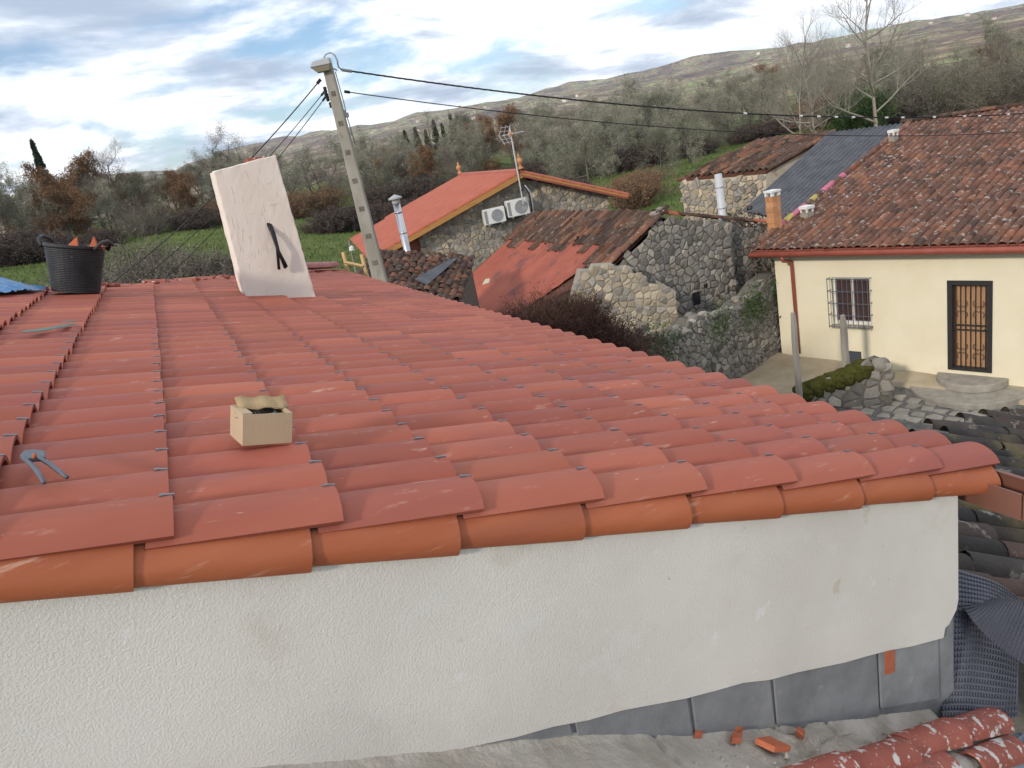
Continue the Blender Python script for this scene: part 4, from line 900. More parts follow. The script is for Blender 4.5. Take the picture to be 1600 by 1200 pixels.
# ------------------------------------------------------------------ red-roofed house with stone gable
rd = V(.181, .984, 0); rd = nrm(rd); rg_ = V(rd[1], -rd[0], 0); RA = at(812, 270, 28)
gz = lambda s, z, o=0.: V(RA[0], RA[1], 0) + rg_ * s + V(0, 0, z) - rd * o
rh = thing('stone_house', 'stone house with bright red tile roof, finials and two air conditioners', 'house', (0, 0, 0))
def redhouse():
    zA = RA[2]; sl, zl_ = -6.03, -2.26; sr, zr = 3.96, -2.03
    gable = [(-4.05, -6.2), (3.37, -6.2), (3.37, zr - .06 + (3.96 - 3.37) * .40), (0, zA - .2), (-4.05, zA - .2 + (zl_ - zA) * 4.05 / 6.03)]
    stone_wall(rh, gz(0, 0, -.35), rg_, -rd, gable, .185, .5, ['stone', 'stone', 'warm_sunlit_stone'], 5, 'limejoint', 300)
    L = 10.8
    MB().prism([gz(-4.0, -6.2, -.9), gz(3.3, -6.2, -.9), gz(3.3, zr - .15, -.9), gz(0, zA - .25, -.9), gz(-4.0, zl_ + .45, -.9)], rd * (L - 1.2)).build('wall', MT['limejoint'], rh)
    MB().prism([gz(-5.7, -6.2, -.5), gz(-4.052, -6.2, -.5), gz(-4.052, -1.85, -.5), gz(-5.7, -2.35, -.5)], rd * 3.).build('side_wall', M('red_plaster', [(.3, (.22, .075, .05)), (.7, (.30, .11, .075))], 3, rough=.9), rh)
    for s_, e_, depth, u0, nm in ((-1, (sl, zl_), L, 0, 'left'), (1, (sr, zr), L, 0, 'right')):
        T = gz(0, zA, .25); Eo = gz(e_[0], e_[1], .25); dn = Eo - T; Ln = np.linalg.norm(dn); dn = nrm(dn); nn = nrm(np.cross(dn, rd)); nn = nn if nn[2] > 0 else -nn
        MB().prism([T, Eo, Eo + rd * (depth if s_ > 0 else depth * .62), T + rd * depth], -nn * .07).build('roof_deck', MT['timber'], rh)
        def keep(r, c, P, s_=s_, Ln=Ln): 
            f = (c + 1) / nc
            return s_ > 0 or f < .72 or r < nr * .93 
        nr = int(depth / .25); nc = int(Ln / .38)
        barrel_roof(rh, T + rd * .12 + nn * .0, dn, rd, nr, nc, .25, Ln / nc, MT['redsheet'], 40 + s_, .006, keep, 150, .13)
        MB().prism([T - nn * .072 , Eo - nn * .072, Eo - nn * (.17 if s_ < 0 else .14), T - nn * (.17 if s_ < 0 else .14)], rd * .05).build('fascia_board', MT['timber' if s_ < 0 else 'redpaint'], rh)
    for i in range(27):
        v, f = barrel(.46, .13, .145); me = MB().add(v, f).mesh('ridge_tile', MT['redsheet']); o = link('ridge_tile', me, rh); o.matrix_world = frame_matrix(gz(0, zA + .05, .25 - .4 * i), -rd, V(0, 0, 1), (0, .02, 0))
    for o_ in (.2, -L + .1):
        P = gz(0, zA + .12, o_); MB().lathe([(.11, 0), (.12, .06), (.06, .10), (.05, .16), (.11, .22), (.13, .29), (.10, .36), (.045, .41), (.06, .45), (.015, .56)], P, 14).build('finial', MT['orangebrick'], rh, smooth=True)
redhouse()
def aircon(px, py, w, h, lab):
    Q = onplane(px, py, gz(0, 0, .55 - .35), rd); s = np.dot(Q - gz(0, 0), rg_); z = Q[2]
    t = thing('air_conditioner', lab, 'air conditioner', (Q[0], Q[1], z), 'air conditioners on the stone gable'); fr = lambda a, b, c: gz(s + a, z + c, .0 + b)
    B = lambda mb, nm, mt, **k: shift(mb.build(nm, mt, t, **k))
    B(MB().box((-w/2, -.18, 0), (w/2, .15, h), 0, fr), 'casing', MT['white'], bevel=.02)
    c = gz(s + w * .12, z + h * .5, .155); pts = [c + rg_ * (h * .40 * math.cos(q)) + V(0, 0, h * .40 * math.sin(q)) for q in np.linspace(0, 2 * math.pi, 25)[:-1]]
    fd_ = B(MB().prism(pts, -rd * .012), 'fan_disc', MT['grille'])
    for k in range(1, 5): nest(fd_, [B(MB().tube([c - rd * .02 + rg_ * (h * .09 * k * math.cos(q)) + V(0, 0, h * .09 * k * math.sin(q)) for q in np.linspace(0, 2 * math.pi, 25)], .006, 4, caps=False), 'fan_ring', MT['zinc'])])
    B(MB().box((-w/2 + .02, .151, h * .08), (-w/2 + .13, .158, h * .9), 0, fr), 'side_grille', MT['grille'])
    for sd in (-1, 1): B(MB().tube([gz(s + sd * w * .3, z - .03, -.34), gz(s + sd * w * .3, z - .03, .16)], .02, 5), 'bracket', MT['zinc'])
aircon(776, 349, .80, .55, 'white air conditioner unit on the stone gable, the lower of two')
aircon(813, 337, .84, .60, 'white air conditioner unit directly below the aerial mast, the higher of two')
def antenna():
    Bq = gz(-.15, -1.45, -.1); t = thing('television_aerial', 'thin television aerial on a mast above the stone gable', 'aerial', tuple(Bq)); tp = at(795, 213, 27.6)
    B = lambda mb, nm, mt, **k: shift(mb.build(nm, mt, t, **k)); m0 = V(tp[0] * .5 + Bq[0] * .5, tp[1] * .5 + Bq[1] * .5, 0)
    P0, P1 = gz(-.15, -1.5, .28), None; P1 = V(P0[0], P0[1], at(793, 200, 27.8)[2]); B(MB().tube([P0, P1], .028, 6), 'mast', MT['zinc'])
    c = P1 + V(0, 0, -.22); r = nrm(AX_R * V(1, 1, 0)); f = nrm(AX_F * V(1, 1, 0)); d = nrm(r * .8 - f * .5)
    B(MB().tube([c - d * .35, c + d * .55], .016, 5), 'boom', MT['zinc']); q = V(-d[1], d[0], 0)
    for i in range(7): p = c + d * (-.05 + .09 * i); B(MB().tube([p - q * .16, p + q * .16], .008, 4), 'element', MT['zinc'])
    for z in (-.26, -.13, .13, .26):
        for k in range(3): p = c - d * .3 + V(0, 0, z) - d * (abs(z) * -.5); B(MB().tube([p - q * .34, p + q * .34], .010, 4), 'reflector_rod', MT['zinc']); break
    for sg in (-1, 1):
        for w in (-.3, 0, .3): B(MB().tube([c - d * .3 + q * w, c - d * .13 + q * w + V(0, 0, sg * .32)], .010, 4), 'reflector_rod', MT['zinc'])
    B(MB().box(tuple(c - .06), tuple(c + .06)), 'dipole_box', MT['orangebrick'])
    pts = [P0 + V(.05, 0, .45), P0 + V(.16, -.05, .6), P0 + V(.30, -.05, .35), P0 + V(.33, -.02, -.1), P0 + V(.30, 0, -.5)]; B(MB().tube(pts, .045, 6), 'pipe_run', MT['white'], smooth=True); B(MB().tube([p + V(-.06, -.06, 0) for p in pts], .03, 6), 'pipe_run', MT['cable'], smooth=True)
antenna()
def flue(lab, top, bot, D, r, mat, cap=None, group=None):
    T, Bq = at(*top, D), at(*bot, D); t = thing('flue_pipe', lab, 'flue', (T[0], T[1], Bq[2]), group); B_ = V(T[0], T[1], -6.3); B = lambda mb, nm, mt, **k: shift(mb.build(nm, mt, t, **k))
    B(MB().tube([B_, T], r, 14), 'pipe', mat, smooth=True); h = T[2] - B_[2]
    for k in (.62, .82, .93): B(MB().tube([B_ + V(0, 0, h * k), B_ + V(0, 0, h * k + .04)], r * 1.08, 14), 'joint_band', mat, smooth=True)
    if cap: B(MB().lathe([(r * 1.1, -.12), (r * 1.15, 0), (r * 1.9, .02), (r * 1.9, .06), (.02, .16)], T, 16), 'rain_cap', cap)
flue('shiny stainless flue pipe with blue-grey cap beside the red roof', (618, 312), (633, 395), 24.5, .115, MT['steel'], MT['lamp'])
flue('plain pale grey flue pipe behind the ruined gable coping', (1122, 272), (1128, 345), 21.5, .10, MT['zinc'], None)
bs = thing('brick_chimney', 'small orange brick chimney with white cap by the grey corrugated roof', 'chimney'); T = at(1207, 306, 21.8); Bq = at(1210, 352, 21.8); r_ = .135
nr_ = 9; hh = (T[2] - Bq[2] + .5) / nr_
for i in range(nr_):
    z = Bq[2] - .5 + i * hh
    for sx in (0, 1):
        x0 = T[0] - r_ + sx * r_ ; MB().box((x0 + .004 + (.0 if i % 2 else .03 * (sx - .5)), T[1] - r_, z + .006), (x0 + r_ - .004, T[1] + r_, z + hh - .006)).build('brick', MT['orangebrick'], bs)
MB().box((T[0] - r_ * .94, T[1] - r_ * .94, -6.3), (T[0] + r_ * .94, T[1] + r_ * .94, T[2])).build('core', MT['limejoint'], bs)
for sx in (-1, 1):
    for sy in (-1, 1): MB().box((T[0] + sx * r_ * .8 - .035, T[1] + sy * r_ * .8 - .035, T[2]), (T[0] + sx * r_ * .8 + .035, T[1] + sy * r_ * .8 + .035, T[2] + .1)).build('cap_leg', MT['white'], bs)
MB().box((T[0] - r_ * 1.2, T[1] - r_ * 1.2, T[2] + .1), (T[0] + r_ * 1.2, T[1] + r_ * 1.2, T[2] + .15)).build('cap', MT['white'], bs)

# ------------------------------------------------------------------ ruined stone house in the middle
ru = thing('ruined_house', 'half-collapsed stone house with dark old tiles and stained red sheeting', 'ruin')
YG = 14.355
def ruin():
    gp = lambda x, y: (lambda q: (q[0], q[2]))(aty(x, y, YG))
    poly = [gp(950, 425), gp(1036, 340), gp(1142, 350)] ; poly = [(poly[0][0], poly[0][1]), (poly[1][0], poly[1][1]), (poly[2][0], poly[2][1]), (poly[2][0], -6.5), (poly[0][0] - .6, -6.5), (poly[0][0] - .6, poly[0][1] - .5)]
    stone_wall(ru, V(0, YG, 0), V(1, 0, 0), V(0, -1, 0), poly, .19, .55, ['darkstone', 'darkstone', 'stone'], 8, 'joint', 300, flat=.66)
    x1 = gp(1142, 350)
    poly2 = [(x1[0] - .1, -6.5), (x1[0] - .1, x1[1] - .02), (15.9, -3.02), (15.9, -6.5)]
    stone_wall(ru, V(0, YG + .25, 0), V(1, 0, 0), V(0, -1, 0), poly2, .19, .5, ['darkstone', 'stone'], 9, 'joint', 120, flat=.66)
    A2 = aty(1036, 337, YG); Bk = A2 + V(.05, 7.6, -.08); dnl = nrm(V(-1, 0, -.50)); dnr = nrm(V(1, 0, -.285))
    # left slope: old tiles above, red sheet below
    nn = nrm(np.cross(dnl, V(0, 1, 0))); nn = nn if nn[2] > 0 else -nn
    MB().prism([A2 - nn * .05, A2 - nn * .05 + dnl * 2.2, A2 + dnl * 5.2 - nn * .05 + V(0, 3.2, 0), A2 + dnl * 5.2 - nn * .05 + V(0, 7.5, 0), Bk - nn * .05], -nn * .08).build('roof_deck', MT['deck'], ru)
    def keep(r, c, P):
        y = P[1] - YG; d = (A2[0] - P[0]); lim = 1.45 + .2 * math.sin(r * .9) + (.85 if y < 1.3 else 0) + .1 * math.sin(r * 2.3)
        return d < lim and not (y < .8 and d > 2.2)
    barrel_roof(ru, A2 + V(0, .1, 0) - dnl * .1, dnl, V(0, 1, 0), 36, 10, .21, .36, MT['oldtile'], 51, .05, keep, 240, .108)
    # red sheet with tile corrugation
    vs = []; nU, nW = 26, 150
    for i in range(nU + 1):
        for k in range(nW + 1):
            u = 1.2 + 4.1 * i / nU; y0_ = .9 + max(0, u - 1.9) * .42; y = y0_ + (7.1 - y0_) * k / nW; P = A2 + dnl * u + V(0, y, 0) + nn * (.0 + .022 * abs(math.sin(math.pi * y / .22)) + .010 * ((u / .36) % 1)); vs.append(P)
    o = MB().add(vs, [(i*(nW+1)+k, (i+1)*(nW+1)+k, (i+1)*(nW+1)+k+1, i*(nW+1)+k+1) for i in range(nU) for k in range(nW)]).build('red_sheet', MT['redold'], ru, smooth=True)
    s = o.modifiers.new('solid', 'SOLIDIFY'); s.thickness = .012
    P = A2 + dnl * 3.3 + V(0, 5.2, 0) + nn * .03; MB().prism([P, P + V(.15, .25, .08), P + V(.1, .5, .05), P + V(-.12, .3, -.06)], nn * .01).build('patch', MT['lime'], ru)
    # right slope: coping tiles along the gable, old deck
    rr = random.Random(5)
    for i in range(13):
        for nm, dn_, k0 in (('coping_tile', dnr, .36),):
            v, f = barrel(.44, .11, .13); P = A2 + dn_ * (k0 * (i + .6)) + V(0, .12, .05); me = MB().add(v, f).mesh(nm, MT['oldtile'] if rr.random() < .75 else MT['brick']); o = link(nm, me, ru); o.matrix_world = frame_matrix(P, dn_, nrm(np.cross(dn_, V(0, 1, 0)) * (-1 if np.cross(dn_, V(0, 1, 0))[2] < 0 else 1)), (rr.uniform(-.1, .1), .04, rr.uniform(-.12, .12)))
    for i in range(8):
        v, f = barrel(.44, .11, .13); P = A2 + dnl * (.34 * (i + .6)) + V(0, .06, .06); me = MB().add(v, f).mesh('verge_tile', MT['rusttile'] if rr.random() < .6 else MT['oldtile']); o = link('verge_tile', me, ru); o.matrix_world = frame_matrix(P, dnl, nn, (rr.uniform(-.12, .12), .04, rr.uniform(-.15, .15)))
    for i, (dx, dz, w) in enumerate(((-.15, .02, .16), (.1, .03, .14), (.0, .10, .12))):
        boulder(A2 + V(dx, .1, dz + .06), w, w * .8, w * .55, 40 + i, MT['brick'] if i == 1 else MT['stone'], ru, 'stone')
    nr2 = nrm(np.cross(dnr, V(0, 1, 0))); nr2 = nr2 if nr2[2] > 0 else -nr2
    MB().box((A2[0] - 4.6, YG + 3.4, -6.4), (A2[0] - 4.2, YG + 7.4, -4.5)).build('side_wall', MT['darkstone'], ru)
    wins = [(1087, 466, .24, .34), (1101, 446, .12, .10)]
    for x, y, w, h in wins:
        q = aty(x, y, YG); MB().box((q[0] - w / 2, YG - .045, q[2] - h / 2), (q[0] + w / 2, YG - .012, q[2] + h / 2)).build('opening_shade', MT['cable'], ru)  # black slabs on the wall face stand for the shade inside the openings
ruin()
lw = thing('broken_wall', 'warm sunlit stub of broken stone wall with stepped top before the ruin', 'stone wall')
def litwall():
    n = nrm(V(-.35, -1, 0)); a = V(-n[1], n[0], 0); a = a if a[0] > 0 else -a; O = aty(1058, 520, 13.3); O[2] = 0
    g = lambda x, y: (lambda q: (float(np.dot(q - O, a)), q[2]))(onplane(x, y, O, n))
    poly = [g(*p) for p in ((1054, 640), (1056, 455), (1030, 440), (1030, 447), (1012, 446), (1010, 432), (990, 430), (986, 418), (962, 421), (960, 414), (930, 416), (926, 424), (908, 424), (895, 470), (880, 640))]
    stone_wall(lw, O, a, n, poly, .17, .5, ['warm_sunlit_stone', 'warm_sunlit_stone', 'stone'], 12, 'limejoint', 300, flat=.66)
litwall()
gw = thing('garden_wall', 'ivy-topped rubble stone wall running from the yellow house corner', 'stone wall')
def gardenwall():
    O = fz(4.30, 0, .05); a = FN; n = -FD
    g = lambda x, y: (lambda q: (float(np.dot(q - O, a)), q[2]))(onplane(x, y, O, FD))
    poly = [g(*p) for p in ((1243, 600), (1240, 470), (1228, 425), (1212, 428), (1196, 440), (1180, 462), (1165, 470), (1150, 485), (1120, 492), (1090, 498), (1070, 515), (1040, 527), (1015, 522), (992, 535), (985, 660))]
    poly = [(s, max(z, -7.0)) for s, z in poly]
    stone_wall(gw, O, a, n, poly, .18, .55, ['darkstone', 'stone', 'darkstone'], 14, 'joint', 300, flat=.66)
    rr = random.Random(2)
    for i in range(46):
        k = rr.choice(poly[2:14]); P = O + a * (k[0] + rr.uniform(-.2, .2)) + V(0, 0, k[1] + rr.uniform(-.08, .06)) - n * rr.uniform(.0, .4); r_ = rr.uniform(.06, .13); boulder(P, r_ * 1.3, r_, r_ * .75, 60 + i, MT['stone' if rr.random() < .5 else 'darkstone'], gw, 'coping_stone')
    mb = MB()
    for i in range(2600):
        k = rr.choice([poly[2], poly[3], poly[5], poly[6], poly[11], poly[12], poly[8]]); P = O + a * (k[0] + rr.gauss(0, .25)) + V(0, 0, k[1] + rr.gauss(-.22, .28)) + n * rr.uniform(.05, .14); s = rr.uniform(.02, .05); d1, d2 = nrm(V(rr.uniform(-1, 1), rr.uniform(-1, 1), rr.uniform(-.5, 1))), nrm(V(rr.uniform(-1, 1), rr.uniform(-1, 1), rr.uniform(-1, 1)))
        mb.add([P, P + d1 * s + d2 * s * .5, P + d1 * s * 2, P + d1 * s - d2 * s * .5], [(0, 1, 2, 3)])
    mb.build('ivy', MT['ivy'], gw, kind='stuff')
gardenwall()
# ------------------------------------------------------------------ old barn and grey corrugated shed behind
def quadroof(t, TL, TR, BR, BL, mat, wave, amp, name, along_top=True, nU=200, nV=12, th=.03):
    vs = []
    nn = nrm(np.cross(TR - TL, BL - TL)); nn = nn if nn[2] > 0 else -nn; Lw = np.linalg.norm(TR - TL)
    for i in range(nU + 1):
        for k in range(nV + 1):
            u, v = i / nU, k / nV; P = (TL * (1 - u) + TR * u) * (1 - v) + (BL * (1 - u) + BR * u) * v; vs.append(P + nn * (amp * math.sin(2 * math.pi * u * Lw / wave)))
    o = MB().add(vs, [(i*(nV+1)+k, (i+1)*(nV+1)+k, (i+1)*(nV+1)+k+1, i*(nV+1)+k+1) for i in range(nU) for k in range(nV)]).build(name, mat, t, smooth=True); s = o.modifiers.new('solid', 'SOLIDIFY'); s.thickness = th; return o
shed = thing('corrugated_shed', 'shed with a dark grey corrugated roof behind the yellow house', 'shed')
def sheds():
    n0 = nrm(V(-.30, -.12, 1)); P0 = at(1240, 345, 26)
    TL, TR, BR, BL = (onplane(*p, P0, n0) for p in ((1296, 208), (1432, 191), (1268, 352), (1160, 330)))
    quadroof(shed, TL, TR, BR, BL, MT['slate'], .18, .025, 'corrugated_roof', nU=420)
    cs = [p - V(0, 0, .12) for p in (BL, BR, TR, TL)]; cc = sum(cs) / 4; cs = [cc + (p - cc) * .96 for p in cs]
    MB().hexa([V(p[0], p[1], -7) for p in cs] + cs).build('wall', MT['lime'], shed)
    barn = thing('old_barn', 'old stone barn with sagging weathered tile roof behind the ruin', 'barn')
    n1 = nrm(V(-.30, -.22, 1)); P1 = at(1180, 265, 31)
    TL, TR, BR, BL = (onplane(*p, P1, n1) for p in ((1190, 216), (1303, 206), (1196, 266), (1057, 279)))
    dn = nrm(BR - TR); al = nrm(TL - TR); Lw, Ld = np.linalg.norm(TL - TR), np.linalg.norm(BR - TR); nn = nrm(np.cross(dn, al)); nn = nn if nn[2] > 0 else -nn
    e1 = np.linalg.norm(BL - BR)
    MB().prism([TL - nn * .05, TR - nn * .05, BR - nn * .05, BL - nn * .05], -nn * .1).build('roof_deck', MT['deck'], barn)
    al2 = nrm(BL - BR); nrw = int(max(Lw, e1) / .24)
    def keep(r, c, P):
        f = (c + 1) * .36 / Ld; return f < 1.02 and r * .24 < Lw * (1 - f) + e1 * f
    barrel_roof(barn, TR, dn, al2, nrw, int(Ld / .36) + 1, .24, .36, MT['oldtile'], 61, .05, keep, 200, .125)
    cs = [p - V(0, 0, .15) for p in (BL, BR, TR, TL)]; cc = sum(cs) / 4; cs = [cc + (p - cc) * V(.95, .95, 1) for p in cs]
    MB().hexa([V(p[0], p[1], -7) for p in cs] + cs).build('wall', MT['lime'], barn)
    f0, f1 = cs[0] , cs[1]; a = nrm((f1 - f0) * V(1, 1, 0)); n = V(a[1], -a[0], 0); ln = np.linalg.norm((f1 - f0)[:2])
    stone_wall(barn, V(f0[0], f0[1], 0) + n * .03, a, n, [(0, -6.5), (ln, -6.5), (ln, f1[2] - .02), (0, f0[2] - .02)], .22, .02, ['stone', 'warm_sunlit_stone'], 71, 'limejoint', 200, body=False)
sheds()
# patched dark roof left of the ruin
pr = thing('patched_roof', 'low broken roof of dark tiles and slates between pole and red sheeting', 'roof')
def patched():
    n0 = nrm(V(.32, -.30, 1)); P0 = at(660, 420, 19.5)
    TL, TR, BR, BL = (onplane(*p, P0, n0) for p in ((585, 398), (738, 406), (720, 455), (600, 450)))
    TL = onplane(575, 395, P0, n0); BL = onplane(590, 470, P0, n0); BR = onplane(715, 470, P0, n0)
    dn = nrm(BR - TR); al = nrm(TL - TR); Lw, Ld = np.linalg.norm(TL - TR), np.linalg.norm(BR - TR)
    MB().prism([TL, TR, BR, BL], V(0, 0, -.1)).build('roof_deck', MT['deck'], pr)
    barrel_roof(pr, TR + V(0, 0, .05), dn, al, int(Lw / .17), int(Ld / .24) + 1, .17, .24, MT['oldtile'], 77, .09, None, 220, .095)
    P = [onplane(*p, P0 + n0 * .12, n0) for p in ((648, 437), (700, 408), (716, 404), (668, 446))]; MB().prism(P, n0 * .03).build('slate_strip', MT['slate'], pr)
    cs = [TL, TR, BR, BL]; cc = sum(cs) / 4; cs = [cc + (p - cc) * V(.95, .95, 1) - V(0, 0, .12) for p in cs]; MB().hexa([V(p[0], p[1], -6.6) for p in cs] + cs).build('wall', MT['joint'], pr)
patched()
# ------------------------------------------------------------------ utility pole, lamp, wires
PT, PB = at(511, 101, 15.0), None
pole = thing('utility_pole', 'tall concrete utility pole with street lamp and insulators', 'utility pole', (PT[0], PT[1], -6.0))
def utility():
    B = lambda mb, nm, mt, **k: shift(mb.build(nm, mt, pole, **k)); x, y = PT[0], PT[1]; r = nrm(AX_R * V(1, 1, 0)); f = nrm(AX_F * V(1, 1, 0)); zt, zb = PT[2], -6.2
    def rect(z, w, d): c = V(x, y, z); return [c - r * w - f * d, c + r * w - f * d, c + r * w + f * d, c - r * w + f * d]
    mb = MB(); mb.hexa(rect(zb, .19, .15) + rect(zt, .085, .08)); B(mb, 'shaft', MT['pole'], bevel=.02)
    for i in range(15):                              # dark plates on the front face standing for the shade in cast recesses
        z = zt - .55 - i * .52; w = .085 + .105 * (zt - z) / (zt - zb); d = .08 + .07 * (zt - z) / (zt - zb); c = V(x, y, z) - f * (d + .004); B(MB().prism([c - r * w * .45, c + r * w * .45, c + r * w * .45 + V(0, 0, .09), c - r * w * .45 + V(0, 0, .09)], f * .01), 'recess_shade', MT['joint'])
    L = at(487, 108, 15.0); q = [L + r * a - f * b + V(0, 0, c) for a, b, c in ((0,-.1,0),(.38,-.1,-.0),(.38,.2,0),(0,.2,0),(.06,-.05,.10),(.38,-.05,.12),(.38,.15,.12),(.06,.15,.10))]
    L = L + r * 0; lh_ = B(MB().hexa(q), 'lamp_housing', MT['lamp'], bevel=.02)
    nest(lh_, [B(MB().hexa([L + r * a - f * b + V(0, 0, c) for a, b, c in ((.10,-.03,-.09),(.33,-.03,-.09),(.33,.13,-.09),(.10,.13,-.09),(.02,-.08,-.003),(.37,-.08,-.003),(.37,.18,-.003),(.02,.18,-.003))]), 'lamp_lens', MT['lens'], bevel=.01)])
    B(MB().tube([at(*p, 15.) for p in ((505,104),(505,92),(509,85),(516,82),(523,86),(527,95),(529,105),(534,109))], .014, 8), 'conduit_loop', MT['lamp'], smooth=True)
    for p in ((508,140),(509,146),(511,150),(512,154),(517,164)):
        P = at(*p, 14.95); B(MB().lathe([(.02, -.05), (.035, -.03), (.03, 0), (.036, .03), (.02, .05)], P, 10), 'insulator', MT['cable'], smooth=True)
    B(MB().tube([at(511,122,14.92), at(514,145,14.92), at(521,165,14.92)], .012, 6), 'bracket', MT['lamp']); B(MB().tube([at(521,107,15), at(527,110,15)], .014, 6), 'bracket', MT['lamp']); B(MB().tube([at(524,112,14.95), at(538,163,14.95), at(541,178,14.95), at(555,225,14.93)], .010, 6), 'ground_wire', MT['lamp'], smooth=True)
    for p in ((541,180), (536,176)): P = at(*p, 14.93); B(MB().box(tuple(P - .04), tuple(P + .04)), 'clamp', MT['lamp'])
utility()
def wire(lab, P0, P1, sag, r, twist=False, ties=False):
    t = thing('overhead_wire', lab, 'wire', tuple(P0)); n = 40; pts = [P0 * (1 - i / n) + P1 * (i / n) - V(0, 0, 4 * sag * (i / n) * (1 - i / n)) for i in range(n + 1)]
    if twist:
        for ph in (0, 2.1, 4.2):
            m = 160; q = []
            for i in range(m + 1):
                u = i / m; k = u * n; a = int(min(k, n - 1)); p = pts[a] * (1 - (k - a)) + pts[a + 1] * (k - a); q.append(p + V(0, math.cos(u * 230 + ph), math.sin(u * 230 + ph)) * r * .55)
            shift(MB().tube(q, r * .6, 5).build('strand', MT['cable'], t, smooth=True))
        rr = random.Random(1)
        for i in range(17, 39, 1):
            if rr.random() < .7: p = pts[i]; d = nrm(pts[i + 1] - p); shift(MB().tube([p, p + d * .09], r * 1.35, 6).build('tie', MT['white'], t))
        d = nrm(pts[1] - pts[0]); shift(MB().tube([pts[0], pts[0] + d * .18], .028, 8).build('tension_clamp', MT['lamp'], t, smooth=True))
    else:
        shift(MB().tube(pts, r, 5).build('strand', MT['cable'], t, smooth=True)); d = nrm(pts[1] - pts[0]); shift(MB().tube([pts[0], pts[0] + d * .10], r * 2.6, 8).build('insulator', MT['cable'], t, smooth=True))
wire('thick twisted black cable with white ties running from the pole top', at(534, 109, 15), at(1720, 167, 27), .52, .016, True)
wire('thin single black wire below the thick twisted cable', at(538, 143, 15), at(1720, 196, 27), .50, .010)
wire('black wire slanting down from the pole lamp behind the chimney', at(501, 124, 15), at(120, 480, 17), .25, .011)
wire('upper of two thin wires slanting from the pole insulators', at(507, 143, 15), at(150, 490, 19), .25, .008)
wire('lower of two thin wires slanting from the pole insulators', at(509, 151, 15), at(190, 490, 20), .25, .008)
wt = thing('timber_frame', 'raw pine scaffold frame at the far eave beside the utility pole', 'scaffold')
for a, b in (((536, 394), (540, 425)), ((565, 398), (568, 425))): MB().tube([at(*a, 13.6), V(*at(*a, 13.6)[:2], -6.2)], .035, 4).build('post', MT['pine'], wt)
MB().tube([at(538, 410, 13.6), at(567, 416, 13.6)], .03, 4).build('rail', MT['pine'], wt)

# ------------------------------------------------------------------ trees, shrubs, hedges
def quads_mesh(name, P, D1, D2, mat):
    n = len(P); v = np.stack([P - D1 - D2 * .2, P + D2, P + D1 + D2 * .2, P - D2], 1).reshape(-1, 3)
    me = bpy.data.meshes.new(name); me.vertices.add(n * 4); me.vertices.foreach_set('co', v.ravel().astype(np.float32)); me.loops.add(n * 4); me.loops.foreach_set('vertex_index', np.arange(n * 4, dtype=np.int32))
    me.polygons.add(n); me.polygons.foreach_set('loop_start', np.arange(0, n * 4, 4, dtype=np.int32)); me.update(calc_edges=True); me.materials.append(mat); return me
def segs_mesh(name, S, mat):                         # S: (p0, p1, r0, r1) -> three-sided tubes
    p0 = np.array([s[0] for s in S]); p1 = np.array([s[1] for s in S]); r0 = np.array([s[2] for s in S])[:, None]; r1 = np.array([s[3] for s in S])[:, None]
    t = p1 - p0; t /= np.linalg.norm(t, axis=1, keepdims=True) + 1e-9; ref = np.where(np.abs(t[:, 2:3]) < .9, np.array([[0, 0, 1.]]), np.array([[1., 0, 0]])); a = np.cross(t, ref); a /= np.linalg.norm(a, axis=1, keepdims=True) + 1e-9; b = np.cross(t, a)
    ring = []
    for p, r in ((p0, r0), (p1, r1)):
        for k in range(3): q = 2 * math.pi * k / 3; ring.append(p + r * (math.cos(q) * a + math.sin(q) * b))
    v = np.stack(ring, 1).reshape(-1, 3); n = len(S); base = np.arange(n)[:, None] * 6
    f = np.concatenate([base + np.array([[0, 1, 4, 3]]), base + np.array([[1, 2, 5, 4]]), base + np.array([[2, 0, 3, 5]])], 0)
    me = bpy.data.meshes.new(name); me.from_pydata(v.tolist(), [], f.tolist()); me.materials.append(mat); me.polygons.foreach_set('use_smooth', [True] * len(me.polygons)); return me
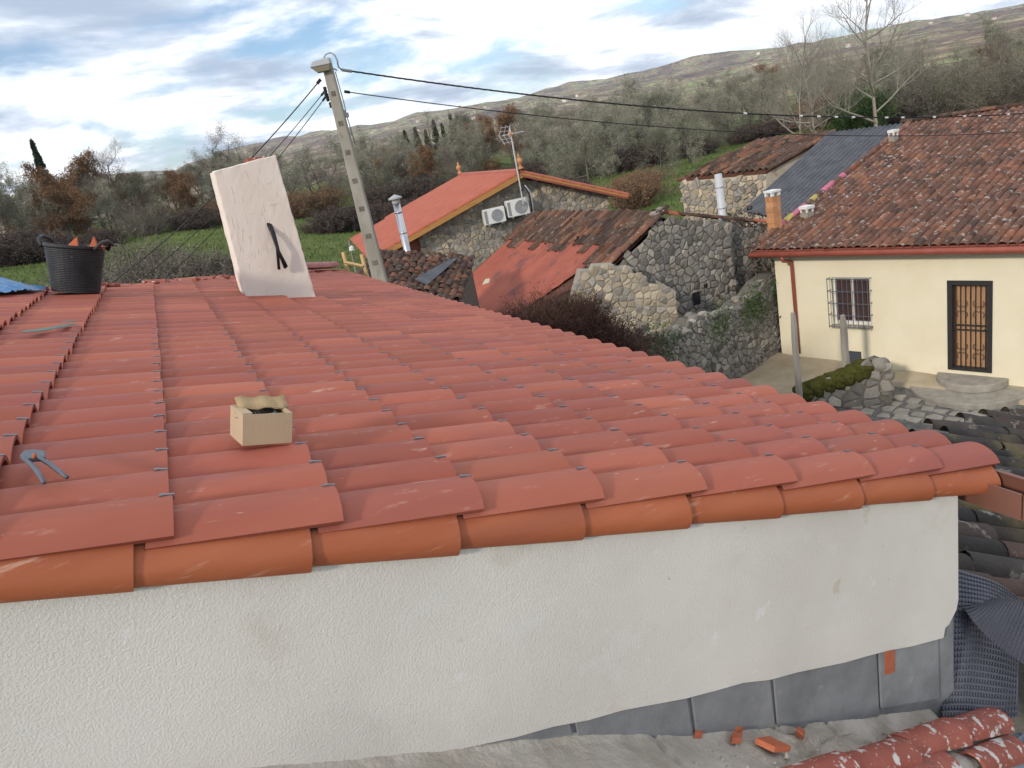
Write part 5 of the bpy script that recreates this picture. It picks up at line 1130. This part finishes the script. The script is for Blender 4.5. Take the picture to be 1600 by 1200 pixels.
def grow(seed, H, spread, first, nlimb, kids, lean=.0, up=.35, thick=.022, gnarl=.35):
    rr = random.Random(seed); limbs, twigs, tips = [], [], []
    def branch(p, d, L, r, lv):
        n = 3 if lv < 3 else 2; q = p
        for i in range(n):
            d = nrm(d + V(rr.gauss(0, gnarl), rr.gauss(0, gnarl), rr.gauss(0, gnarl) + up * .25) * .45); e = q + d * (L / n); ra, rb = r * (1 - .55 * i / n), r * (1 - .55 * (i + 1) / n)
            (limbs if lv < 3 else twigs).append((q, e, ra, rb)); 
            if lv >= len(kids): tips.append((e, d)); tips.append(((q + e) / 2, d))
            elif i > 0 or lv > 0:
                k = kids[lv] / (n - (0 if lv > 0 else 1)); k = int(k) + (rr.random() < k - int(k))
                for _ in range(k):
                    w = V(rr.gauss(0, 1), rr.gauss(0, 1), rr.gauss(0, .8)); w = nrm(w - d * np.dot(w, d)); branch(q + (e - q) * rr.uniform(.3, 1), nrm(d * rr.uniform(.35, .9) + w * rr.uniform(.6, 1) + V(0, 0, up * .3)), L * rr.uniform(.48, .72), rb * .62, lv + 1)
            q = e
    trunk = [V(0, 0, -.4)]; d = nrm(V(rr.uniform(-1, 1) * lean, rr.uniform(-1, 1) * lean, 1)); nT = 6
    for i in range(nT): d = nrm(d + V(rr.gauss(0, .07), rr.gauss(0, .07), .05)); trunk.append(trunk[-1] + d * (H * .72 / nT))
    rad = [H * thick * (1 - .8 * i / nT) for i in range(nT + 1)]
    for i in range(nT): limbs.append((trunk[i], trunk[i + 1], rad[i], rad[i + 1]))
    for j in range(nlimb):
        h = first + (1 - first) * (j + rr.random()) / nlimb; k = min(nT - 1, int(h * nT)); P = trunk[k] + (trunk[k + 1] - trunk[k]) * (h * nT - k); an = j * 2.4 + rr.uniform(-.5, .5); up_ = rr.uniform(.15, .9) * (.5 + h)
        branch(P, nrm(V(math.cos(an), math.sin(an), up_)), spread * (1.05 - .45 * h) * rr.uniform(.8, 1.15), rad[k] * .55, 0)
    return limbs, twigs, tips
def tufts(tips, per, size, spread, seed, flat=.5):
    r = np.random.RandomState(seed); P = np.repeat(np.array([t[0] for t in tips]), per, 0); n = len(P); P = P + r.normal(0, spread, (n, 3)); d1 = r.normal(0, 1, (n, 3)); d1 /= np.linalg.norm(d1, axis=1, keepdims=True); d2 = np.cross(d1, r.normal(0, 1, (n, 3))); d2 /= np.linalg.norm(d2, axis=1, keepdims=True) + 1e-9
    s = r.uniform(.5, 1.3, (n, 1)) * size; return P, d1 * s, d2 * s * flat
PROTO = {}
def proto(key, name, cat, limbs, twigs, leaf, bark, crown):
    tr = segs_mesh('trunk', limbs, MT[bark]); tw = segs_mesh('twigs', twigs, MT[crown[0]])
    root = (tr, tw, leaf); PROTO[key] = (name, cat, tr, tw, leaf)
def tree_proto(key, name, seed, H, spread, first, nl, kids, twigmat, leafmat, per, size, sp, bark='bark', **k):
    l, t, tips = grow(seed, H, spread, first, nl, kids, **k)
    P, a, b = tufts(tips, per, size, sp, seed); lf = quads_mesh('crown', P, a, b, MT[leafmat]) if per else None
    PROTO[key] = (name, segs_mesh('trunk', l, MT[bark]), segs_mesh('crown', t, MT[twigmat]), lf)
for i in range(4): tree_proto('lichen%d' % i, 'oak_tree', 100 + i, 8.2, 3.1, .16, 10, (4, 5, 5, 3), ('lichen', 'lichen2', 'lichen', 'twig')[i], ('lichen', 'lichen2', 'lichen', 'lichen')[i], 2, .05, .10, gnarl=.5)
for i in range(2): tree_proto('russet%d' % i, 'russet_oak_tree', 120 + i, 7.4, 2.6, .14, 9, (4, 5, 5, 2), 'twig', 'russet', 3, .07, .13, gnarl=.45)
for i in range(3): tree_proto('bare%d' % i, 'bare_tree', 130 + i, 9.0, 3.0, .22, 9, (4, 5, 5, 3), 'twig', 'twig', 1, .035, .1, gnarl=.4, up=.6)
for i in range(2): tree_proto('poplar%d' % i, 'poplar_tree', 140 + i, 11.0, 2.9, .16, 16, (5, 5, 5, 3), 'palebark', 'palebark', 0, .04, .1, 'palebark', gnarl=.22, up=1.3, thick=.013)
def conifer_proto():
    rr = random.Random(9); l = [(V(0, 0, -.3), V(0, 0, 9), .16, .02)]; P = []; tw = []
    for i in range(420):
        h = .8 + 8.2 * rr.random() ** .8; R = (9.3 - h) * .20; an = rr.uniform(0, 6.28); e = V(math.cos(an) * R, math.sin(an) * R, h - .15 * R); tw.append((V(0, 0, h + .2), e, .02, .006)); 
        for k in range(7): u = rr.random() ** .7; P.append((V(0, 0, h + .2) * (1 - u) + e * u, None))
    q, a, b = tufts(P, 3, .13, .10, 4); PROTO['conifer'] = ('conifer_tree', segs_mesh('trunk', l, MT['bark']), segs_mesh('crown', tw, MT['conifer']), quads_mesh('crown', q, a, b, MT['conifer']))
conifer_proto()
def shrub_proto(key, name, seed, R, H, nst, mat, leaf, per, size):
    rr = random.Random(seed); l, t, tips = [], [], []
    for i in range(nst):
        an = rr.uniform(0, 6.28); k = rr.random() ** .5; p = V(math.cos(an) * R * k * .55, math.sin(an) * R * k * .55, -.1); d = nrm(V(math.cos(an) * k * R, math.sin(an) * k * R, H * 1.1)); q = p
        for j in range(4):
            d = nrm(d + V(rr.gauss(0, .25), rr.gauss(0, .25), rr.gauss(0, .2))); e = q + d * H * .27 * rr.uniform(.7, 1.2); l.append((q, e, .014 * (1 - j * .2), .014 * (.8 - j * .2))); 
            for m in range(4):
                w = nrm(d + V(rr.gauss(0, .8), rr.gauss(0, .8), rr.gauss(0, .6))); g = q + (e - q) * rr.random(); e2 = g + w * H * .16; t.append((g, e2, .006, .003)); tips.append((e2, w)); tips.append((g, w))
            q = e
    P, a, b = tufts(tips, per, size, .06, seed); PROTO[key] = (name, segs_mesh('stems', l, MT[mat]), segs_mesh('twigs', t, MT[mat]), quads_mesh('leaves', P, a, b, MT[leaf]))
shrub_proto('shrub_pale', 'shrub', 201, 1.6, 1.9, 150, 'twig', 'lichen2', 2, .03)
shrub_proto('shrub_dark', 'bramble_bush', 202, 1.7, 1.4, 150, 'bramble', 'bramble', 4, .045)
shrub_proto('shrub_russet', 'shrub', 203, 1.4, 1.8, 110, 'twig', 'russet', 4, .045)
shrub_proto('shrub_red', 'bramble_bush', 204, 1.3, 1.5, 170, 'redbramble', 'redbramble', 1, .028)
shrub_proto('shrub_green', 'bush', 205, 1.2, 2.2, 110, 'bark', 'ivy', 6, .06)
rt = random.Random(77)
def plant(key, x, y, sc_, label, cat, group, z=None, sz=None):
    name, tr, tw, lf = PROTO[key]; z = tz(x, y) if z is None else z
    t = thing(name, label, cat, (x, y, z), group); t.rotation_euler = (rt.uniform(-.04, .04), rt.uniform(-.04, .04), rt.uniform(0, 6.28)); t.scale = (sc_, sc_, sc_ * (sz or rt.uniform(.9, 1.1)))
    pn = ('trunk', 'crown', 'foliage') if cat == 'tree' else ('stems', 'twigs', 'leaves')
    link(pn[0], tr, t); c = link(pn[1], tw, t)
    if lf: link(pn[2], lf, t)
    return t
def polar(a, D): a = math.radians(a); return CAM[0] + D * math.sin(a), CAM[1] + D * math.cos(a)
ZONES = ((-99, -6, 'beyond the blue tarpaulin'), (-6, 1, 'beyond the black bucket'), (1, 9, 'beyond the cream chimney'), (9, 14, 'beyond the utility pole'), (14, 21, 'past the hedge by the steel flue'), (21, 29, 'behind the red-roofed stone house'), (29, 37, 'upslope of the ruined house'), (37, 45, 'upslope of the old barn'), (45, 53, 'behind the corrugated shed and poplars'), (53, 99, 'behind the yellow house ridge'))
ZONE = lambda a: next(z[2] for z in ZONES if z[0] <= a < z[1])
ROWS = ('at the wood front', 'in the second rank', 'deep in the wood', 'in the far belt')
LAB = {'lichen': ('lichen-grey oak', 'lichen-covered oaks of the wood'), 'russet': ('russet leaf-holding oak', 'russet oaks of the wood'), 'bare': ('bare leafless tree', 'bare trees of the wood')}
def wood_tree(a, D, h, kind=None, row=0):
    k = kind or rt.choices(['lichen', 'russet', 'bare'], [.64, .10, .26] if a < 38 else [.34, .14, .52])[0]; key = k + str(rt.randrange({'lichen': 4, 'russet': 2, 'bare': 3}[k])); base = {'lichen': 8.2, 'russet': 7.4, 'bare': 9.0}[k]
    x, y = polar(a, D); plant(key, x, y, h / base, LAB[k][0] + ' ' + ROWS[row] + ' ' + ZONE(a), 'tree', LAB[k][1] + ' ' + ROWS[row] + ' ' + ZONE(a))
# distance of the wood's front edge by direction
EDGE = lambda a: float(np.interp(a, [-20, -9, 0, 10, 16, 23, 30, 36, 44, 52, 60, 70], [78, 78, 84, 90, 92, 98, 86, 82, 92, 74, 72, 72]))
HT = lambda a: float(np.interp(a, [-20, -8, -3, 2, 7, 12, 17, 26, 36, 44, 52, 60], [7.6, 7.6, 7.7, 7.0, 7.9, 7.8, 8.2, 7.8, 8.4, 7.2, 6.2, 5.4]))
a = -19.
while a < 67:
    for row, (dd, hs) in enumerate(((0, .86), (7, 1.0), (16, 1.1))):
        D = EDGE(a) + dd + rt.uniform(-2.5, 2.5); wood_tree(a + rt.uniform(-.9, .9), D, HT(a) * hs * rt.uniform(.85, 1.1), None, row)
    a += 2.35
for a_, D, h, k in ((-2.6, 96, 9.6, 'russet'), (-1.4, 98, 9.8, 'bare'), (6, 100, 11.5, 'bare'), (7.4, 99, 11, 'bare'), (4.6, 104, 10, 'bare'), (24, 108, 8, 'russet'), (2.2, 84, 6, 'russet'), (19.5, 92, 6, 'russet'), (36.5, 62, 4.2, 'lichen'), (33, 78, 7, 'lichen'), (38.6, 74, 6.5, 'lichen'), (31.2, 76, 7.5, 'lichen')): wood_tree(a_, D, h, k)
# a second belt far behind, seen between the crowns
a = -18.
while a < 66:
    wood_tree(a + rt.uniform(-1, 1), EDGE(a) + 45 + rt.uniform(-10, 10), HT(a) * 1.0 * rt.uniform(.8, 1.1), None, 3); a += 3.4
for i, a_ in enumerate((18.6, 19.3, 20.0, 20.7, 21.4, 22.1, 22.8)):
    x, y = polar(a_, 116 + (i % 3) * 3); plant('conifer', x, y, .74 + .1 * (i % 2), 'dark conifer in the plantation behind the red-roofed house', 'tree', 'plantation conifers')
x, y = polar(-5.0, 118); plant('conifer', x, y, .98, 'slim dark cypress-like conifer rising above the russet oak', 'tree', None, sz=1.35)
for (px, py, D, s, k, lab) in ((1368, 195, 60, 1.32, 0, 'tall pale-barked bare poplar with wide fan of branches, beyond the corrugated roof'), (1275, 205, 58, .92, 1, 'slender pale bare poplar leaning beside a twin, beyond the shed'), (1248, 205, 60, 1.05, 1, 'taller slender bare poplar behind its leaning twin, beyond the shed')):
    P = at(px, py, D); plant('poplar%d' % k, P[0], P[1], s, lab, 'tree', None)
x, y = polar(49.5, 63); plant('shrub_green', x, y, 1.35, 'bright green leafy bush at the foot of the tall poplar', 'bush', None)
# hedges and shrubs
def shrub(key, px, py, D, s, lab, grp): P = at(px, py, D); plant(key, P[0], P[1], s, lab, 'shrub', grp)
for i in range(13): shrub('shrub_pale', 170 + i * 17 + rt.uniform(-8, 8), 420, 31 + rt.uniform(-2, 2.5), rt.uniform(1.1, 1.55), 'pale twiggy shrub growing behind the far roof edge', 'pale shrubs behind the roof edge')
for i in range(10): shrub('shrub_dark', 270 + i * 13, 430, 30 + rt.uniform(-1.5, 2), rt.uniform(1.25, 1.6), 'dark bramble bush among pale shrubs behind the far roof edge', 'dark brambles behind the roof edge')
for i in range(9): shrub('shrub_dark', -20 + i * 11, 410, 62 + rt.uniform(-2, 2), rt.uniform(1.1, 1.5), 'dark hedge bush at the meadow edge beyond the bucket', 'hedge bushes beyond the bucket')
for i in range(24): a_ = 12 + i * .62; x, y = polar(a_, 66 + i * .35 + rt.uniform(-1.5, 1.5)); plant('shrub_dark', x, y, rt.uniform(1.0, 1.4), 'dark purple-brown bush in the hedge across the meadow', 'shrub', 'hedge bushes across the meadow')
for i in range(26): a_ = -12 + i * 3. + rt.uniform(-1, 1); x, y = polar(a_, EDGE(a_) - 4 + rt.uniform(-2, 1)); plant(rt.choice(['shrub_dark', 'shrub_dark', 'shrub_russet', 'shrub_pale']), x, y, rt.uniform(1.2, 1.9), 'low scrub bush under the wood edge ' + ZONE(a_), 'shrub', 'scrub under the wood edge ' + ZONE(a_))
for px, py, D, s in ((988, 295, 48, 1.1), (1000, 275, 52, 1.0), (985, 272, 54, .8)): shrub('shrub_russet', px, py, D, s, 'rust-brown shrub on the green slope behind the stone gable', 'rust shrubs behind the gable')
for px, py, D, s in ((850, 270, 62, 1.3), (880, 272, 60, 1.2)): shrub('shrub_dark', px, py, D, s, 'dark bush just behind the red roof ridge', 'dark bushes behind the ridge')
for px, py, D, s in ((490, 415, 34, .5), (478, 412, 35, .5)): shrub('shrub_dark', px, py, D, s, 'small bramble on the meadow right of the chimney', 'small brambles on the meadow')
for px, py, s in ((1095, 330, 1.7), (1130, 325, 1.75), (1110, 340, 1.55), (1150, 330, 1.6)): P = at(px, py, 24.5); plant('shrub_dark', P[0], P[1], s, 'tangled bare shrub between the ruin and the old barn', 'shrub', 'tangled shrubs behind the ruin', sz=1.25)
for i in range(15):
    px = rt.uniform(835, 965); py = 452 + max(0, px - 890) * 1.0 + abs(px - 870) * .25 + rt.uniform(0, 50); P = at(px, py, 12.7 + rt.uniform(-.7, .5)); s_ = rt.uniform(.45, .7); plant('shrub_red', P[0], P[1], s_, 'dark reddish bramble thicket against the broken wall of the ruin', 'shrub', 'brambles at the ruin', z=P[2] - 1.5 * s_, sz=1.1)
hp = thing('rubble_heap', 'dark heap of fallen stones under the brambles by the broken wall', 'rubble heap'); hc = at(890, 520, 12.9); rb_ = random.Random(8)
for i in range(90):
    k = rb_.random() ** .6; an = rb_.uniform(0, 6.28); r_ = rb_.uniform(.22, .42); zt = -6.2 + 2.9 * (1 - k) ** .8 * rb_.uniform(.75, 1.); boulder(V(hc[0] + 1.9 * k * math.cos(an), hc[1] + 1.5 * k * math.sin(an), zt), r_ * 1.2, r_, r_ * .8, 200 + i, MT['darkstone'], hp, 'stone')
MB().lathe([(2.3, 0), (1.6, .9), (.9, 1.8), (.3, 2.5), (.02, 2.7)], V(hc[0], hc[1], -6.4), 20).build('earth_core', MT['joint'], hp, smooth=True)
# meadow grass blades near the roof edge and in the yard
def grass():
    r = np.random.RandomState(4); n = 60000; a = np.radians(r.uniform(-12, 50, n)); D = 24 + 60 * r.rand(n) ** 1.1; x = CAM[0] + D * np.sin(a); y = CAM[1] + D * np.cos(a)
    z = np.concatenate([terrain(x[i:i + 5000], y[i:i + 5000]) for i in range(0, n, 5000)]); P = np.stack([x, y, z + .05], 1); d1 = np.stack([r.normal(0, .35, n), r.normal(0, .35, n), np.ones(n)], 1) * r.uniform(.05, .16, (n, 1)); d2 = np.stack([r.normal(0, 1, n), r.normal(0, 1, n), np.zeros(n)], 1) * .02
    me = quads_mesh('meadow_grass', P, d1, d2, M('grass_blade', [(.3, (.08, .115, .035)), (.7, (.15, .18, .068))], .5, rough=.9, bump=0, rnd=.3, spec=.05)); link('meadow_grass', me, kind='stuff', label='short green meadow grass between the village and the wood', category='grass')
grass()
# fence posts on the meadow
for px, py, D, h in ((545, 383, 40, 1.9), (560, 388, 40, 1.2)):
    P = at(px, py, D); z = tz(P[0], P[1]); t = thing('fence_post', 'thin grey fence post on the meadow behind the utility pole' if h > 1.5 else 'short grey fence post beside a taller one on the meadow', 'post', (P[0], P[1], z)); MB().tube([V(0, 0, -.2), V(.05, 0, h)], .05, 6).build('stake', MT['pole'], t)
    if h > 1.5: MB().lathe([(.05, 0), (.14, .05), (.13, .22), (.04, .3)], V(.1, 0, h * .7), 10).build('white_bag', MT['white'], t)
rf = random.Random(12)
for i in range(9):
    P = at(985 + i * 11, 325 - i * 1.5, 33); z = tz(P[0], P[1]); t = thing('fence_post', 'short stake of the meadow fence behind the old tile roof', 'post', (P[0], P[1], z), 'meadow fence stakes'); MB().tube([V(0, 0, -.2), V(rf.uniform(-.05, .05), 0, 1.1)], .04, 6).build('stake', MT['pole'], t)
# far farmhouses on the hillside
rh_ = random.Random(31)
for i in range(22):
    a_, D = rh_.uniform(14, 60), rh_.uniform(1500, 3000); x, y = polar(a_, D); z = tz(x, y); w, d, h = rh_.uniform(6, 10), rh_.uniform(6, 9), rh_.uniform(4, 6)
    t = thing('farmhouse', 'tiny pale farmhouse far off on the brown hillside', 'house', (x, y, z), 'far hillside farmhouses'); t.rotation_euler[2] = rh_.uniform(0, 3)
    MB().box((-w/2, -d/2, -3), (w/2, d/2, h)).build('wall', MT['hillhouse'], t)
    MB().add([(-w/2-.3, -d/2-.3, h), (w/2+.3, -d/2-.3, h), (w/2+.3, d/2+.3, h), (-w/2-.3, d/2+.3, h), (-w/2-.3, 0, h + 2), (w/2+.3, 0, h + 2)], [(0,1,5,4), (2,3,4,5), (1,2,5), (3,0,4), (0,3,2,1)]).build('roof', MT['hillroof'], t)

# air: thin even haze over the whole valley
def haze():
    m = bpy.data.materials.new('haze'); m.use_nodes = True; nt = m.node_tree; nt.nodes.clear(); o = nt.nodes.new('ShaderNodeOutputMaterial'); v = nt.nodes.new('ShaderNodeVolumePrincipled')
    v.inputs['Color'].default_value = (.74, .86, 1, 1); v.inputs['Density'].default_value = .00008; v.inputs['Anisotropy'].default_value = .1; nt.links.new(v.outputs[0], o.inputs['Volume'])
    MB().box((-6800, -6800, -260), (6800, 6800, 290)).build('haze', m, kind='stuff')
haze()
